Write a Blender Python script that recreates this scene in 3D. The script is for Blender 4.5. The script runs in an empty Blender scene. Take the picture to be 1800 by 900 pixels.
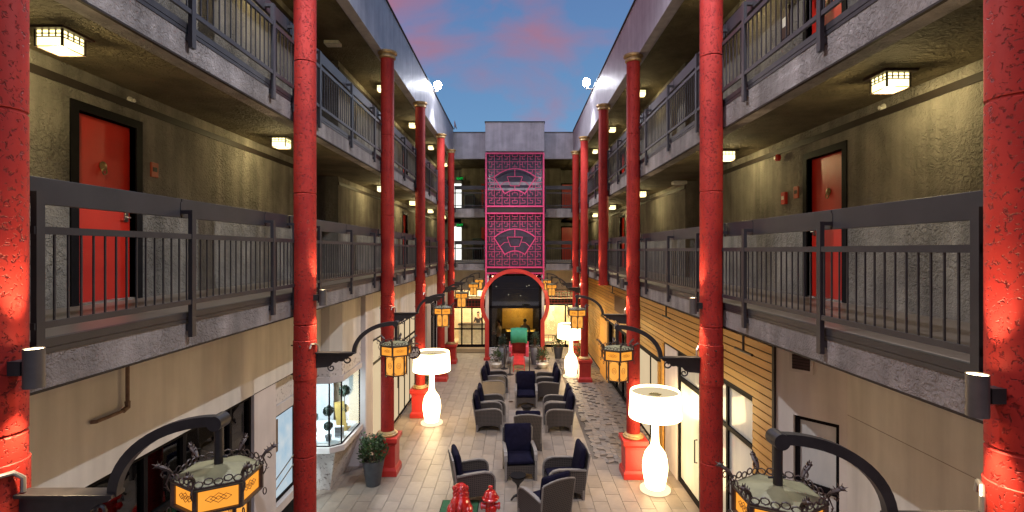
import bpy, math, random
from mathutils import Vector, Matrix, Euler
random.seed(7)
R = math.radians
scene = bpy.context.scene
COL = scene.collection

# ------------------------------------------------------------------ camera
CZ = 5.1
cam_d = bpy.data.cameras.new("camera"); cam = bpy.data.objects.new("camera", cam_d); COL.objects.link(cam)
cam.location = (0, 0, CZ); cam.rotation_euler = (R(90), 0, 0)
cam_d.sensor_width = 36; cam_d.lens = 18.0
cam_d.shift_x = -8 / 1800; cam_d.shift_y = -10 / 1800
cam_d.clip_start = 0.05; cam_d.clip_end = 2000
scene.camera = cam

# ------------------------------------------------------------------ world: dusk sky with pink clouds
w = bpy.data.worlds.new("World"); scene.world = w; w.use_nodes = True
nt = w.node_tree; N = nt.nodes; L = nt.links
for n in list(N): N.remove(n)
out = N.new('ShaderNodeOutputWorld'); bg = N.new('ShaderNodeBackground'); L.new(bg.outputs[0], out.inputs[0])
tc = N.new('ShaderNodeTexCoord')
sky = N.new('ShaderNodeTexSky'); sky.sky_type = 'NISHITA'; sky.sun_disc = False
sky.sun_elevation = R(2.0); sky.sun_rotation = R(215)
sepx = N.new('ShaderNodeSeparateXYZ'); L.new(tc.outputs['Generated'], sepx.inputs[0])
ramp = N.new('ShaderNodeValToRGB'); L.new(sepx.outputs['Z'], ramp.inputs[0])
cr = ramp.color_ramp
cr.elements[0].position = 0.0; cr.elements[0].color = (0.22, 0.27, 0.40, 1)
cr.elements[1].position = 1.0; cr.elements[1].color = (0.03, 0.09, 0.22, 1)
e = cr.elements.new(0.22); e.color = (0.095, 0.25, 0.50, 1)
e = cr.elements.new(0.45); e.color = (0.075, 0.17, 0.40, 1)
mp = N.new('ShaderNodeMapping'); L.new(tc.outputs['Generated'], mp.inputs[0]); mp.inputs['Scale'].default_value = (1.7, 1.0, 3.0); mp.inputs['Location'].default_value = (1.35, 0.2, 0.15)
nz = N.new('ShaderNodeTexNoise'); L.new(mp.outputs[0], nz.inputs['Vector']); nz.inputs['Scale'].default_value = 2.3; nz.inputs['Detail'].default_value = 6; nz.inputs['Roughness'].default_value = 0.52; nz.inputs['Distortion'].default_value = 0.35
bias = N.new('ShaderNodeMath'); bias.operation = 'MULTIPLY_ADD'; L.new(sepx.outputs['X'], bias.inputs[0]); bias.inputs[1].default_value = -0.42; L.new(nz.outputs['Fac'], bias.inputs[2])
cramp = N.new('ShaderNodeValToRGB'); L.new(bias.outputs[0], cramp.inputs[0])
cramp.color_ramp.elements[0].position = 0.50; cramp.color_ramp.elements[0].color = (0, 0, 0, 1)
cramp.color_ramp.elements[1].position = 0.74; cramp.color_ramp.elements[1].color = (1, 1, 1, 1)
nz2 = N.new('ShaderNodeTexNoise'); L.new(mp.outputs[0], nz2.inputs['Vector']); nz2.inputs['Scale'].default_value = 1.1; nz2.inputs['Detail'].default_value = 3
ccol = N.new('ShaderNodeMix'); ccol.data_type = 'RGBA'; L.new(nz2.outputs['Fac'], ccol.inputs[0]); ccol.inputs[6].default_value = (0.24, 0.14, 0.26, 1); ccol.inputs[7].default_value = (0.48, 0.11, 0.14, 1)
mixc = N.new('ShaderNodeMix'); mixc.data_type = 'RGBA'; L.new(cramp.outputs[0], mixc.inputs[0]); L.new(ramp.outputs[0], mixc.inputs[6]); L.new(ccol.outputs[2], mixc.inputs[7])
skys = N.new('ShaderNodeVectorMath'); skys.operation = 'SCALE'; L.new(sky.outputs[0], skys.inputs[0]); skys.inputs['Scale'].default_value = 0.05
addv = N.new('ShaderNodeVectorMath'); addv.operation = 'ADD'; L.new(mixc.outputs[2], addv.inputs[0]); L.new(skys.outputs[0], addv.inputs[1])
L.new(addv.outputs[0], bg.inputs[0]); bg.inputs[1].default_value = 0.55

# after-glow of the set sun: one very soft, weak sun lamp
sun_d = bpy.data.lights.new("sun", 'SUN'); sun_d.energy = 0.95; sun_d.angle = R(70); sun_d.color = (0.80, 0.78, 1.0)
sun = bpy.data.objects.new("sun", sun_d); COL.objects.link(sun); sun.rotation_euler = (R(38), 0, R(-8))

scene.view_settings.view_transform = 'Standard'; scene.view_settings.look = 'None'
scene.view_settings.exposure = 0.85; scene.view_settings.gamma = 1.0
scene.cycles.use_denoising = True
try: scene.cycles.denoiser = 'OPENIMAGEDENOISE'
except Exception: pass
scene.cycles.max_bounces = 7; scene.cycles.diffuse_bounces = 3; scene.cycles.glossy_bounces = 3
scene.cycles.transparent_max_bounces = 12; scene.cycles.sample_clamp_indirect = 4.0
scene.cycles.caustics_reflective = False; scene.cycles.caustics_refractive = False

# ------------------------------------------------------------------ materials
def newmat(name):
    m = bpy.data.materials.new(name); m.use_nodes = True
    for n in list(m.node_tree.nodes): m.node_tree.nodes.remove(n)
    return m, m.node_tree.nodes, m.node_tree.links

def surf(name, col, rough=0.6, metal=0.0, col2=None, nscale=6.0, bump=0.0, bscale=30.0, bdetail=5.0, kind='noise',
         coat=0.0, island=0.0, islmix=False, spec=0.5, stretch=None, streak=0.0, bdist=0.01, lo=0.35, hi=0.65, sheen=0.0):
    m, n, l = newmat(name)
    o = n.new('ShaderNodeOutputMaterial'); b = n.new('ShaderNodeBsdfPrincipled'); l.new(b.outputs[0], o.inputs[0])
    b.inputs['Roughness'].default_value = rough; b.inputs['Metallic'].default_value = metal
    b.inputs['Coat Weight'].default_value = coat; b.inputs['Specular IOR Level'].default_value = spec
    if sheen: b.inputs['Sheen Weight'].default_value = sheen
    t = n.new('ShaderNodeTexCoord'); vec = t.outputs['Object']
    if stretch:
        mm = n.new('ShaderNodeMapping'); l.new(vec, mm.inputs[0]); mm.inputs['Scale'].default_value = stretch; vec = mm.outputs[0]
    c = None
    if col2 is None: col2 = tuple(x * 0.72 for x in col)
    z = n.new('ShaderNodeTexNoise'); l.new(vec, z.inputs['Vector']); z.inputs['Scale'].default_value = nscale; z.inputs['Detail'].default_value = 6; z.inputs['Roughness'].default_value = 0.6
    r = n.new('ShaderNodeMapRange'); l.new(z.outputs['Fac'], r.inputs[0]); r.inputs[1].default_value = lo; r.inputs[2].default_value = hi
    mx = n.new('ShaderNodeMix'); mx.data_type = 'RGBA'; l.new(r.outputs[0], mx.inputs[0])
    mx.inputs[6].default_value = (*col2, 1); mx.inputs[7].default_value = (*col, 1); c = mx.outputs[2]
    if streak:
        mm = n.new('ShaderNodeMapping'); l.new(t.outputs['Object'], mm.inputs[0]); mm.inputs['Scale'].default_value = (3.0, 3.0, 0.25)
        z2 = n.new('ShaderNodeTexNoise'); l.new(mm.outputs[0], z2.inputs['Vector']); z2.inputs['Scale'].default_value = 1.6; z2.inputs['Detail'].default_value = 5
        r2 = n.new('ShaderNodeMapRange'); l.new(z2.outputs['Fac'], r2.inputs[0]); r2.inputs[1].default_value = 0.3; r2.inputs[2].default_value = 0.7; r2.inputs[3].default_value = 1 - streak; r2.inputs[4].default_value = 1.0
        hs = n.new('ShaderNodeVectorMath'); hs.operation = 'SCALE'; l.new(c, hs.inputs[0]); l.new(r2.outputs[0], hs.inputs['Scale']); c = hs.outputs[0]
    if island:
        g = n.new('ShaderNodeNewGeometry'); oi = n.new('ShaderNodeObjectInfo')
        a = n.new('ShaderNodeMath'); a.operation = 'ADD'; l.new(g.outputs['Random Per Island'], a.inputs[0]); l.new(oi.outputs['Random'], a.inputs[1])
        f = n.new('ShaderNodeMath'); f.operation = 'FRACT'; l.new(a.outputs[0], f.inputs[0])
        r3 = n.new('ShaderNodeMapRange'); l.new(f.outputs[0], r3.inputs[0]); r3.inputs[3].default_value = 1 - island; r3.inputs[4].default_value = 1 + island * 0.6
        hs = n.new('ShaderNodeVectorMath'); hs.operation = 'SCALE'; l.new(c, hs.inputs[0]); l.new(r3.outputs[0], hs.inputs['Scale']); c = hs.outputs[0]
    if kind == 'pit':
        zp = n.new('ShaderNodeTexNoise'); l.new(t.outputs['Object'], zp.inputs['Vector']); zp.inputs['Scale'].default_value = bscale; zp.inputs['Detail'].default_value = 3; zp.inputs['Distortion'].default_value = 0.8
        rp_ = n.new('ShaderNodeMapRange'); l.new(zp.outputs['Fac'], rp_.inputs[0]); rp_.inputs[1].default_value = 0.33; rp_.inputs[2].default_value = 0.43; rp_.inputs[3].default_value = 0.5
        hs = n.new('ShaderNodeVectorMath'); hs.operation = 'SCALE'; l.new(c, hs.inputs[0]); l.new(rp_.outputs[0], hs.inputs['Scale']); c = hs.outputs[0]
    if islmix:
        g = n.new('ShaderNodeNewGeometry'); oi = n.new('ShaderNodeObjectInfo')
        a = n.new('ShaderNodeMath'); a.operation = 'ADD'; l.new(g.outputs['Random Per Island'], a.inputs[0]); l.new(oi.outputs['Random'], a.inputs[1])
        a2 = n.new('ShaderNodeMath'); a2.operation = 'MULTIPLY'; l.new(a.outputs[0], a2.inputs[0]); a2.inputs[1].default_value = 7.31
        f = n.new('ShaderNodeMath'); f.operation = 'FRACT'; l.new(a2.outputs[0], f.inputs[0])
        m2 = n.new('ShaderNodeMix'); m2.data_type = 'RGBA'; l.new(f.outputs[0], m2.inputs[0]); l.new(c, m2.inputs[6]); m2.inputs[7].default_value = (*islmix, 1); c = m2.outputs[2]
    l.new(c, b.inputs['Base Color'])
    if bump:
        if kind == 'stucco':     # knocked-down trowel texture: ragged flat islands
            z3 = n.new('ShaderNodeTexNoise'); l.new(t.outputs['Object'], z3.inputs['Vector']); z3.inputs['Scale'].default_value = bscale; z3.inputs['Detail'].default_value = 6; z3.inputs['Roughness'].default_value = 0.5; z3.inputs['Distortion'].default_value = 0.9
            r4 = n.new('ShaderNodeMapRange'); l.new(z3.outputs['Fac'], r4.inputs[0]); r4.inputs[1].default_value = 0.43; r4.inputs[2].default_value = 0.57
            zf = n.new('ShaderNodeTexNoise'); l.new(t.outputs['Object'], zf.inputs['Vector']); zf.inputs['Scale'].default_value = bscale*3.3; zf.inputs['Detail'].default_value = 3
            zl = n.new('ShaderNodeTexNoise'); l.new(t.outputs['Object'], zl.inputs['Vector']); zl.inputs['Scale'].default_value = 1.7; zl.inputs['Detail'].default_value = 3
            rl = n.new('ShaderNodeMapRange'); l.new(zl.outputs['Fac'], rl.inputs[0]); rl.inputs[1].default_value = 0.38; rl.inputs[2].default_value = 0.62; rl.inputs[3].default_value = 0.3
            mlt = n.new('ShaderNodeMath'); mlt.operation = 'MULTIPLY'; l.new(r4.outputs[0], mlt.inputs[0]); l.new(rl.outputs[0], mlt.inputs[1])
            sm_ = n.new('ShaderNodeMath'); sm_.operation = 'MULTIPLY_ADD'; l.new(zf.outputs['Fac'], sm_.inputs[0]); sm_.inputs[1].default_value = 0.9; l.new(mlt.outputs[0], sm_.inputs[2]); h = sm_.outputs[0]
        elif kind == 'pit':
            z3 = n.new('ShaderNodeTexNoise'); l.new(t.outputs['Object'], z3.inputs['Vector']); z3.inputs['Scale'].default_value = bscale; z3.inputs['Detail'].default_value = 3; z3.inputs['Distortion'].default_value = 0.8
            r4 = n.new('ShaderNodeMapRange'); l.new(z3.outputs['Fac'], r4.inputs[0]); r4.inputs[1].default_value = 0.33; r4.inputs[2].default_value = 0.43; h = r4.outputs[0]
        elif kind == 'weave':
            wv = n.new('ShaderNodeTexChecker'); l.new(t.outputs['Object'], wv.inputs['Vector']); wv.inputs['Scale'].default_value = bscale; h = wv.outputs['Fac']
        else:
            z3 = n.new('ShaderNodeTexNoise'); l.new(vec, z3.inputs['Vector']); z3.inputs['Scale'].default_value = bscale; z3.inputs['Detail'].default_value = bdetail; h = z3.outputs['Fac']
        bp = n.new('ShaderNodeBump'); bp.inputs['Strength'].default_value = bump; bp.inputs['Distance'].default_value = bdist
        l.new(h, bp.inputs['Height']); l.new(bp.outputs[0], b.inputs['Normal'])
    return m

def emit(name, col, s, col2=None, ns=8.0):
    m, n, l = newmat(name)
    o = n.new('ShaderNodeOutputMaterial'); em = n.new('ShaderNodeEmission'); l.new(em.outputs[0], o.inputs[0])
    em.inputs[0].default_value = (*col, 1); em.inputs[1].default_value = s
    if col2:
        t = n.new('ShaderNodeTexCoord'); z = n.new('ShaderNodeTexNoise'); l.new(t.outputs['Object'], z.inputs['Vector']); z.inputs['Scale'].default_value = ns
        mx = n.new('ShaderNodeMix'); mx.data_type = 'RGBA'; l.new(z.outputs['Fac'], mx.inputs[0]); mx.inputs[6].default_value = (*col, 1); mx.inputs[7].default_value = (*col2, 1); l.new(mx.outputs[2], em.inputs[0])
    return m

def glassmat(name, tint=(0.8, 0.85, 0.85), gloss=0.12, flat=False):
    m, n, l = newmat(name)
    o = n.new('ShaderNodeOutputMaterial'); tr = n.new('ShaderNodeBsdfTransparent'); tr.inputs[0].default_value = (*tint, 1)
    g = n.new('ShaderNodeBsdfGlossy'); g.inputs['Roughness'].default_value = 0.02
    fr = n.new('ShaderNodeFresnel'); fr.inputs[0].default_value = 1.28
    a = n.new('ShaderNodeMath'); a.operation = 'ADD'; l.new(fr.outputs[0], a.inputs[0]); a.inputs[1].default_value = gloss - 0.04; a.use_clamp = True
    if flat: a.operation = 'ADD'; l.remove(a.inputs[0].links[0]); a.inputs[0].default_value = 0.0; a.inputs[1].default_value = gloss
    mx = n.new('ShaderNodeMixShader'); l.new(a.outputs[0], mx.inputs[0]); l.new(tr.outputs[0], mx.inputs[1]); l.new(g.outputs[0], mx.inputs[2]); l.new(mx.outputs[0], o.inputs[0])
    return m

def wickermat(name, base, hole):
    m, n, l = newmat(name)
    o = n.new('ShaderNodeOutputMaterial'); b = n.new('ShaderNodeBsdfPrincipled'); l.new(b.outputs[0], o.inputs[0]); b.inputs['Roughness'].default_value = 0.55
    t = n.new('ShaderNodeTexCoord'); s = n.new('ShaderNodeSeparateXYZ'); l.new(t.outputs['Object'], s.inputs[0])
    def grid(outs, sc):
        a = n.new('ShaderNodeMath'); a.operation = 'MULTIPLY'; l.new(outs, a.inputs[0]); a.inputs[1].default_value = sc
        f = n.new('ShaderNodeMath'); f.operation = 'FRACT'; l.new(a.outputs[0], f.inputs[0])
        c = n.new('ShaderNodeMath'); c.operation = 'GREATER_THAN'; l.new(f.outputs[0], c.inputs[0]); c.inputs[1].default_value = 0.42
        return c.outputs[0]
    ad = n.new('ShaderNodeMath'); ad.operation = 'ADD'; l.new(s.outputs['X'], ad.inputs[0]); l.new(s.outputs['Y'], ad.inputs[1])
    ga = grid(ad.outputs[0], 26); gb = grid(s.outputs['Z'], 26)
    mul = n.new('ShaderNodeMath'); mul.operation = 'MULTIPLY'; l.new(ga, mul.inputs[0]); l.new(gb, mul.inputs[1])
    mx = n.new('ShaderNodeMix'); mx.data_type = 'RGBA'; l.new(mul.outputs[0], mx.inputs[0]); mx.inputs[6].default_value = (*base, 1); mx.inputs[7].default_value = (*hole, 1); l.new(mx.outputs[2], b.inputs['Base Color'])
    inv = n.new('ShaderNodeMath'); inv.operation = 'SUBTRACT'; inv.inputs[0].default_value = 1; l.new(mul.outputs[0], inv.inputs[1])
    bp = n.new('ShaderNodeBump'); bp.inputs['Strength'].default_value = 0.8; bp.inputs['Distance'].default_value = 0.006; l.new(inv.outputs[0], bp.inputs['Height']); l.new(bp.outputs[0], b.inputs['Normal'])
    return m

M = {}
M['stucco'] = surf('stucco', (0.31, 0.285, 0.24), 0.85, spec=0.12, col2=(0.20, 0.183, 0.158), nscale=1.6, bump=1.0, bscale=18, kind='stucco', streak=0.45, bdist=0.017)
M['fascia'] = surf('fascia_stucco', (0.35, 0.315, 0.295), 0.85, spec=0.15, col2=(0.23, 0.205, 0.19), nscale=2.0, bump=0.9, bscale=20, kind='stucco', streak=0.4, bdist=0.013)
M['parapet'] = surf('parapet_stucco', (0.36, 0.345, 0.37), 0.45, col2=(0.27, 0.26, 0.28), nscale=2.5, bump=0.5, bscale=30, kind='noise', streak=0.3, bdist=0.012)
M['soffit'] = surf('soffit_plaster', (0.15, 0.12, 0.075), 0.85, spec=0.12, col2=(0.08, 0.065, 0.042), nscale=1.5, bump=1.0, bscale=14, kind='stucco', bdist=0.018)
M['plaster'] = surf('beige_plaster', (0.73, 0.69, 0.61), 0.7, col2=(0.62, 0.58, 0.50), nscale=0.9, bump=0.25, bscale=60, streak=0.22, bdist=0.004)
M['white_plaster'] = surf('pale_plaster', (0.66, 0.60, 0.56), 0.65, col2=(0.56, 0.51, 0.48), nscale=1.0, bump=0.2, bscale=60, streak=0.15, bdist=0.004)
M['speckle'] = surf('speckled_stone', (0.58, 0.54, 0.50), 0.6, col2=(0.22, 0.18, 0.16), nscale=16, bump=0.5, bscale=22, kind='noise', lo=0.36, hi=0.44)
M['deck'] = surf('deck_coating', (0.20, 0.16, 0.13), 0.32, col2=(0.13, 0.105, 0.085), nscale=1.2, bump=0.15, bscale=80, stretch=(1, 0.25, 1))
M['red_column'] = surf('red_column_paint', (0.38, 0.026, 0.016), 0.62, col2=(0.28, 0.014, 0.011), nscale=2.5, bump=1.0, bscale=38, kind='pit', spec=0.22, bdist=0.009, streak=0.2)
M['red_paint'] = surf('red_paint', (0.50, 0.03, 0.02), 0.4, col2=(0.40, 0.02, 0.016), nscale=3, bump=0.15, bscale=60)
M['red_door'] = surf('red_door_paint', (0.56, 0.022, 0.010), 0.4, col2=(0.47, 0.018, 0.010), nscale=2, bump=0.1, bscale=90)
M['magenta'] = surf('magenta_red_metal', (0.62, 0.045, 0.15), 0.4, col2=(0.52, 0.035, 0.12), nscale=3)
M['gold'] = surf('gold_paint', (0.46, 0.30, 0.12), 0.45, metal=0.3, col2=(0.30, 0.20, 0.09), nscale=9)
M['rail'] = surf('rail_metal', (0.036, 0.033, 0.036), 0.42, spec=0.4, col2=(0.026, 0.024, 0.027), nscale=3, bump=0.05, bscale=120)
M['trim'] = surf('dark_trim', (0.030, 0.022, 0.018), 0.6, spec=0.2)
M['sconce_metal'] = surf('sconce_metal', (0.11, 0.095, 0.085), 0.4, metal=0.3)
M['iron'] = surf('black_iron', (0.022, 0.018, 0.018), 0.42, col2=(0.012, 0.01, 0.01), nscale=12, bump=0.1, bscale=60)
M['bronze'] = surf('brown_iron', (0.075, 0.045, 0.030), 0.5, col2=(0.035, 0.02, 0.014), nscale=20)
M['patina'] = surf('lantern_roof_metal', (0.22, 0.20, 0.10), 0.6, col2=(0.12, 0.11, 0.055), nscale=7, lo=0.3, hi=0.6)
M['black'] = surf('black_frame', (0.009, 0.008, 0.009), 0.6, spec=0.06)
M['offwhite'] = surf('off_white_paint', (0.72, 0.69, 0.62), 0.5)
M['tile'] = surf('floor_tile', (0.30, 0.245, 0.19), 0.42, col2=(0.215, 0.178, 0.145), nscale=2.6, island=0.12, bump=0.12, bscale=40)
M['grout'] = surf('grout', (0.155, 0.13, 0.105), 0.9, nscale=8)
M['stone'] = surf('flagstone', (0.30, 0.235, 0.175), 0.5, col2=(0.18, 0.15, 0.125), nscale=5, island=0.15, islmix=(0.17, 0.155, 0.145), bump=0.3, bscale=30)
M['wood'] = surf('cedar_board', (0.66, 0.36, 0.075), 0.45, col2=(0.54, 0.27, 0.05), nscale=2.0, island=0.14, stretch=(6, 0.6, 9), bump=0.1, bscale=8)
M['backing'] = surf('black_backing', (0.012, 0.01, 0.01), 0.9)
M['wicker'] = wickermat('grey_wicker', (0.075, 0.060, 0.050), (0.006, 0.005, 0.005))
M['cream_wicker'] = wickermat('pale_wicker', (0.36, 0.30, 0.21), (0.12, 0.09, 0.06))
M['wicker_edge'] = surf('wicker_edge', (0.22, 0.195, 0.17), 0.5, nscale=60, bump=0.4, bscale=120)
M['navy'] = surf('navy_cushion', (0.009, 0.008, 0.022), 0.95, col2=(0.005, 0.0045, 0.013), nscale=10, bump=0.25, bscale=60, spec=0.1)
M['gloss_red'] = surf('glazed_red', (0.55, 0.012, 0.008), 0.12, col2=(0.38, 0.008, 0.006), nscale=8, coat=1.0)
M['leaf'] = surf('leaf', (0.055, 0.10, 0.028), 0.5, col2=(0.03, 0.055, 0.018), nscale=4, island=0.4)
M['leaf_dark'] = surf('dark_leaf', (0.03, 0.06, 0.035), 0.5, col2=(0.018, 0.035, 0.02), nscale=4, island=0.4)
M['soil'] = surf('soil', (0.05, 0.035, 0.025), 0.9)
M['pot'] = surf('charcoal_planter', (0.065, 0.068, 0.075), 0.45, nscale=6)
M['pot_grey'] = surf('grey_planter', (0.22, 0.22, 0.23), 0.5, nscale=6)
M['green_cloth'] = surf('green_canvas', (0.03, 0.27, 0.15), 0.7, col2=(0.02, 0.20, 0.11), nscale=4, bump=0.4, bscale=9)
M['green_mat'] = surf('green_mat', (0.03, 0.13, 0.05), 0.9, nscale=20)
M['glass'] = glassmat('window_glass', (0.88, 0.92, 0.92), 0.045, True)
M['bar_glass'] = glassmat('bar_window_glass', (0.78, 0.76, 0.72), 0.06)
M['dark_glass'] = glassmat('dark_window_glass', (0.35, 0.36, 0.36), 0.14)
M['paper'] = surf('papered_glass', (0.62, 0.63, 0.58), 0.35, col2=(0.50, 0.53, 0.50), nscale=2, coat=0.5, stretch=(1, 3, 0.6))
M['room_white'] = surf('white_room', (0.70, 0.72, 0.74), 0.6, nscale=2)
M['room_cream'] = surf('cream_room', (0.72, 0.60, 0.42), 0.6, nscale=2)
M['room_dark'] = surf('dark_room', (0.03, 0.022, 0.020), 0.6)
M['room_yellow'] = surf('yellow_room', (0.46, 0.30, 0.07), 0.6, nscale=3)
M['skin'] = surf('skin', (0.50, 0.30, 0.20), 0.5)
M['hair'] = surf('dark_hair', (0.02, 0.014, 0.01), 0.6)
M['suit'] = surf('black_clothes', (0.02, 0.02, 0.024), 0.8)
M['shirt'] = surf('pale_shirt', (0.45, 0.38, 0.26), 0.8)
M['pink'] = surf('pink_red_paint', (0.60, 0.06, 0.10), 0.45)
M['bright_red'] = surf('bright_red_vinyl', (0.62, 0.035, 0.03), 0.45)
M['teal'] = surf('dark_teal', (0.03, 0.07, 0.08), 0.4)
M['orange_sign'] = surf('orange_red_sign', (0.42, 0.07, 0.03), 0.5)
M['rust'] = surf('rusty_pipe', (0.20, 0.12, 0.07), 0.6, col2=(0.10, 0.05, 0.03), nscale=10)
M['sign_brown'] = surf('brown_sign', (0.05, 0.018, 0.016), 0.5)
M['steel'] = surf('steel', (0.45, 0.43, 0.40), 0.3, metal=0.9)
M['brass'] = surf('aged_brass', (0.30, 0.20, 0.09), 0.4, metal=0.7)
M['e_lamp'] = emit('lamp_glow', (1.0, 0.72, 0.36), 5.5)
M['e_lamp_base'] = emit('lamp_base_glow', (1.0, 0.66, 0.36), 1.1)
M['e_ceiling'] = emit('ceiling_light_glow', (1.0, 0.84, 0.36), 2.2)
M['e_lantern'] = emit('lantern_glow', (1.0, 0.33, 0.030), 0.60, (1.0, 0.41, 0.06), 9)
M['e_lantern_low'] = emit('lantern_low_glow', (1.0, 0.30, 0.022), 0.60, (1.0, 0.52, 0.12), 7)
M['e_flood'] = emit('flood_glow', (0.92, 0.94, 1.0), 90.0)
M['e_sconce'] = emit('sconce_glow', (1.0, 0.78, 0.45), 14.0)
M['e_white'] = emit('lit_doorway', (0.95, 0.97, 0.90), 0.95)
M['glow_warm'] = emit('warm_glowing_pane', (1.0, 0.78, 0.48), 0.42, (0.9, 0.66, 0.40), 1.5)  # pane glows by itself, in place of light from the room behind
M['glow_cool'] = emit('cool_glowing_pane', (0.35, 0.62, 0.85), 0.40, (0.95, 0.97, 0.95), 4.5)  # patchy blue-white room light put into the pane as its own glow
M['e_green'] = emit('exit_green', (0.02, 0.9, 0.12), 0.45)
M['e_cream'] = emit('cream_ceiling_panel', (1.0, 0.76, 0.46), 16.0)
M['e_cool'] = emit('cool_ceiling_panel', (0.85, 0.95, 1.0), 2.5)
M['e_yellow'] = emit('yellow_bar_light', (1.0, 0.62, 0.10), 2.2)
M['e_bulb'] = emit('bulb_glow', (1.0, 0.85, 0.6), 1.6)
M['motif'] = surf('brown_motif', (0.12, 0.03, 0.008), 0.6)

# ------------------------------------------------------------------ mesh builder
class MB:
    def __init__(s): s.v = []; s.f = []
    def add(s, vs, fs):
        k = len(s.v); s.v += [tuple(v) for v in vs]; s.f += [tuple(i + k for i in f) for f in fs]; return s
    def box(s, x0, x1, y0, y1, z0, z1):
        if x0 > x1: x0, x1 = x1, x0
        if y0 > y1: y0, y1 = y1, y0
        if z0 > z1: z0, z1 = z1, z0
        return s.add([(x0,y0,z0),(x1,y0,z0),(x1,y1,z0),(x0,y1,z0),(x0,y0,z1),(x1,y0,z1),(x1,y1,z1),(x0,y1,z1)],
                     [(0,3,2,1),(4,5,6,7),(0,1,5,4),(1,2,6,5),(2,3,7,6),(3,0,4,7)])
    def bar(s, p, q, w, h, up=(0, 0, 1)):
        p = Vector(p); q = Vector(q); d = (q - p).normalized(); u = Vector(up)
        if abs(d.dot(u)) > 0.98: u = Vector((0, 1, 0))
        a = d.cross(u).normalized(); b = a.cross(d).normalized(); vs = []
        for c in (p, q):
            for i, j in ((-1,-1),(1,-1),(1,1),(-1,1)): vs.append(c + a * (w/2*i) + b * (h/2*j))
        return s.add(vs, [(3,2,1,0),(4,5,6,7),(0,1,5,4),(1,2,6,5),(2,3,7,6),(3,0,4,7)])
    def tube(s, pts, r, n=8, closed=False, cap=True):
        pts = [Vector(p) for p in pts]; k = len(pts); vs = []; fs = []
        rr = r if isinstance(r, (list, tuple)) else [r] * k
        prev = None
        for i, p in enumerate(pts):
            if closed: d = pts[(i+1) % k] - pts[i-1]
            else: d = pts[min(i+1, k-1)] - pts[max(i-1, 0)]
            d = d.normalized() if d.length > 1e-9 else Vector((0,0,1))
            if prev is None:
                u = Vector((0,0,1)) if abs(d.z) < 0.9 else Vector((1,0,0)); a = d.cross(u).normalized()
            else:
                a = prev - d * prev.dot(d)
                a = a.normalized() if a.length > 1e-6 else d.cross(Vector((0,0,1))).normalized()
            prev = a; b = d.cross(a)
            for j in range(n):
                t = 2 * math.pi * j / n; vs.append(p + (a * math.cos(t) + b * math.sin(t)) * rr[i])
        m = k if closed else k - 1
        for i in range(m):
            for j in range(n):
                a0 = i*n+j; a1 = i*n+(j+1) % n; b0 = ((i+1) % k)*n+j; b1 = ((i+1) % k)*n+(j+1) % n
                fs.append((a0, a1, b1, b0))
        if not closed and cap: fs.append(tuple(range(n))[::-1]); fs.append(tuple((k-1)*n + j for j in range(n)))
        return s.add(vs, fs)
    def lathe(s, prof, n=24, c=(0,0,0), cap=True):
        vs = []; fs = []; k = len(prof)
        for r, z in prof:
            for j in range(n):
                t = 2*math.pi*j/n; vs.append((c[0]+r*math.cos(t), c[1]+r*math.sin(t), c[2]+z))
        for i in range(k-1):
            for j in range(n): fs.append((i*n+j, i*n+(j+1) % n, (i+1)*n+(j+1) % n, (i+1)*n+j))
        if cap: fs.append(tuple(range(n))[::-1]); fs.append(tuple((k-1)*n+j for j in range(n)))
        return s.add(vs, fs)
    def prism(s, poly, a, b, axis='z'):
        def P(u, v, w):
            return {'z': (u, v, w), 'y': (u, w, v), 'x': (w, u, v)}[axis]
        n = len(poly); vs = [P(u, v, a) for u, v in poly] + [P(u, v, b) for u, v in poly]
        fs = [tuple(range(n))[::-1], tuple(range(n, 2*n))] + [(i, (i+1) % n, n+(i+1) % n, n+i) for i in range(n)]
        return s.add(vs, fs)
    def ball(s, c, r, nu=10, nv=7, sc=(1,1,1)):
        vs = [(c[0], c[1], c[2]-r*sc[2])]; fs = []
        for i in range(1, nv):
            ph = -math.pi/2 + math.pi*i/nv
            for j in range(nu):
                t = 2*math.pi*j/nu; vs.append((c[0]+r*sc[0]*math.cos(ph)*math.cos(t), c[1]+r*sc[1]*math.cos(ph)*math.sin(t), c[2]+r*sc[2]*math.sin(ph)))
        vs.append((c[0], c[1], c[2]+r*sc[2])); top = len(vs)-1
        for j in range(nu): fs.append((0, 1+(j+1) % nu, 1+j)); fs.append((top, top-nu+j, top-nu+(j+1) % nu))
        for i in range(nv-2):
            for j in range(nu): fs.append((1+i*nu+j, 1+i*nu+(j+1) % nu, 1+(i+1)*nu+(j+1) % nu, 1+(i+1)*nu+j))
        return s.add(vs, fs)
    def xf(s, mat):
        s.v = [tuple(mat @ Vector(v)) for v in s.v]; return s
    def mesh(s, name, smooth=False):
        me = bpy.data.meshes.new(name); me.from_pydata(s.v, [], s.f); me.update()
        if smooth:
            for p in me.polygons: p.use_smooth = True
            try: me.set_sharp_from_angle(angle=R(38))
            except Exception: pass
        return me
    def build(s, name, mat, parent=None, smooth=False, loc=None, bevel=0):
        me = s.mesh(name, smooth); me.materials.append(M[mat] if isinstance(mat, str) else mat)
        return link(name, me, parent, loc, bevel)

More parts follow.
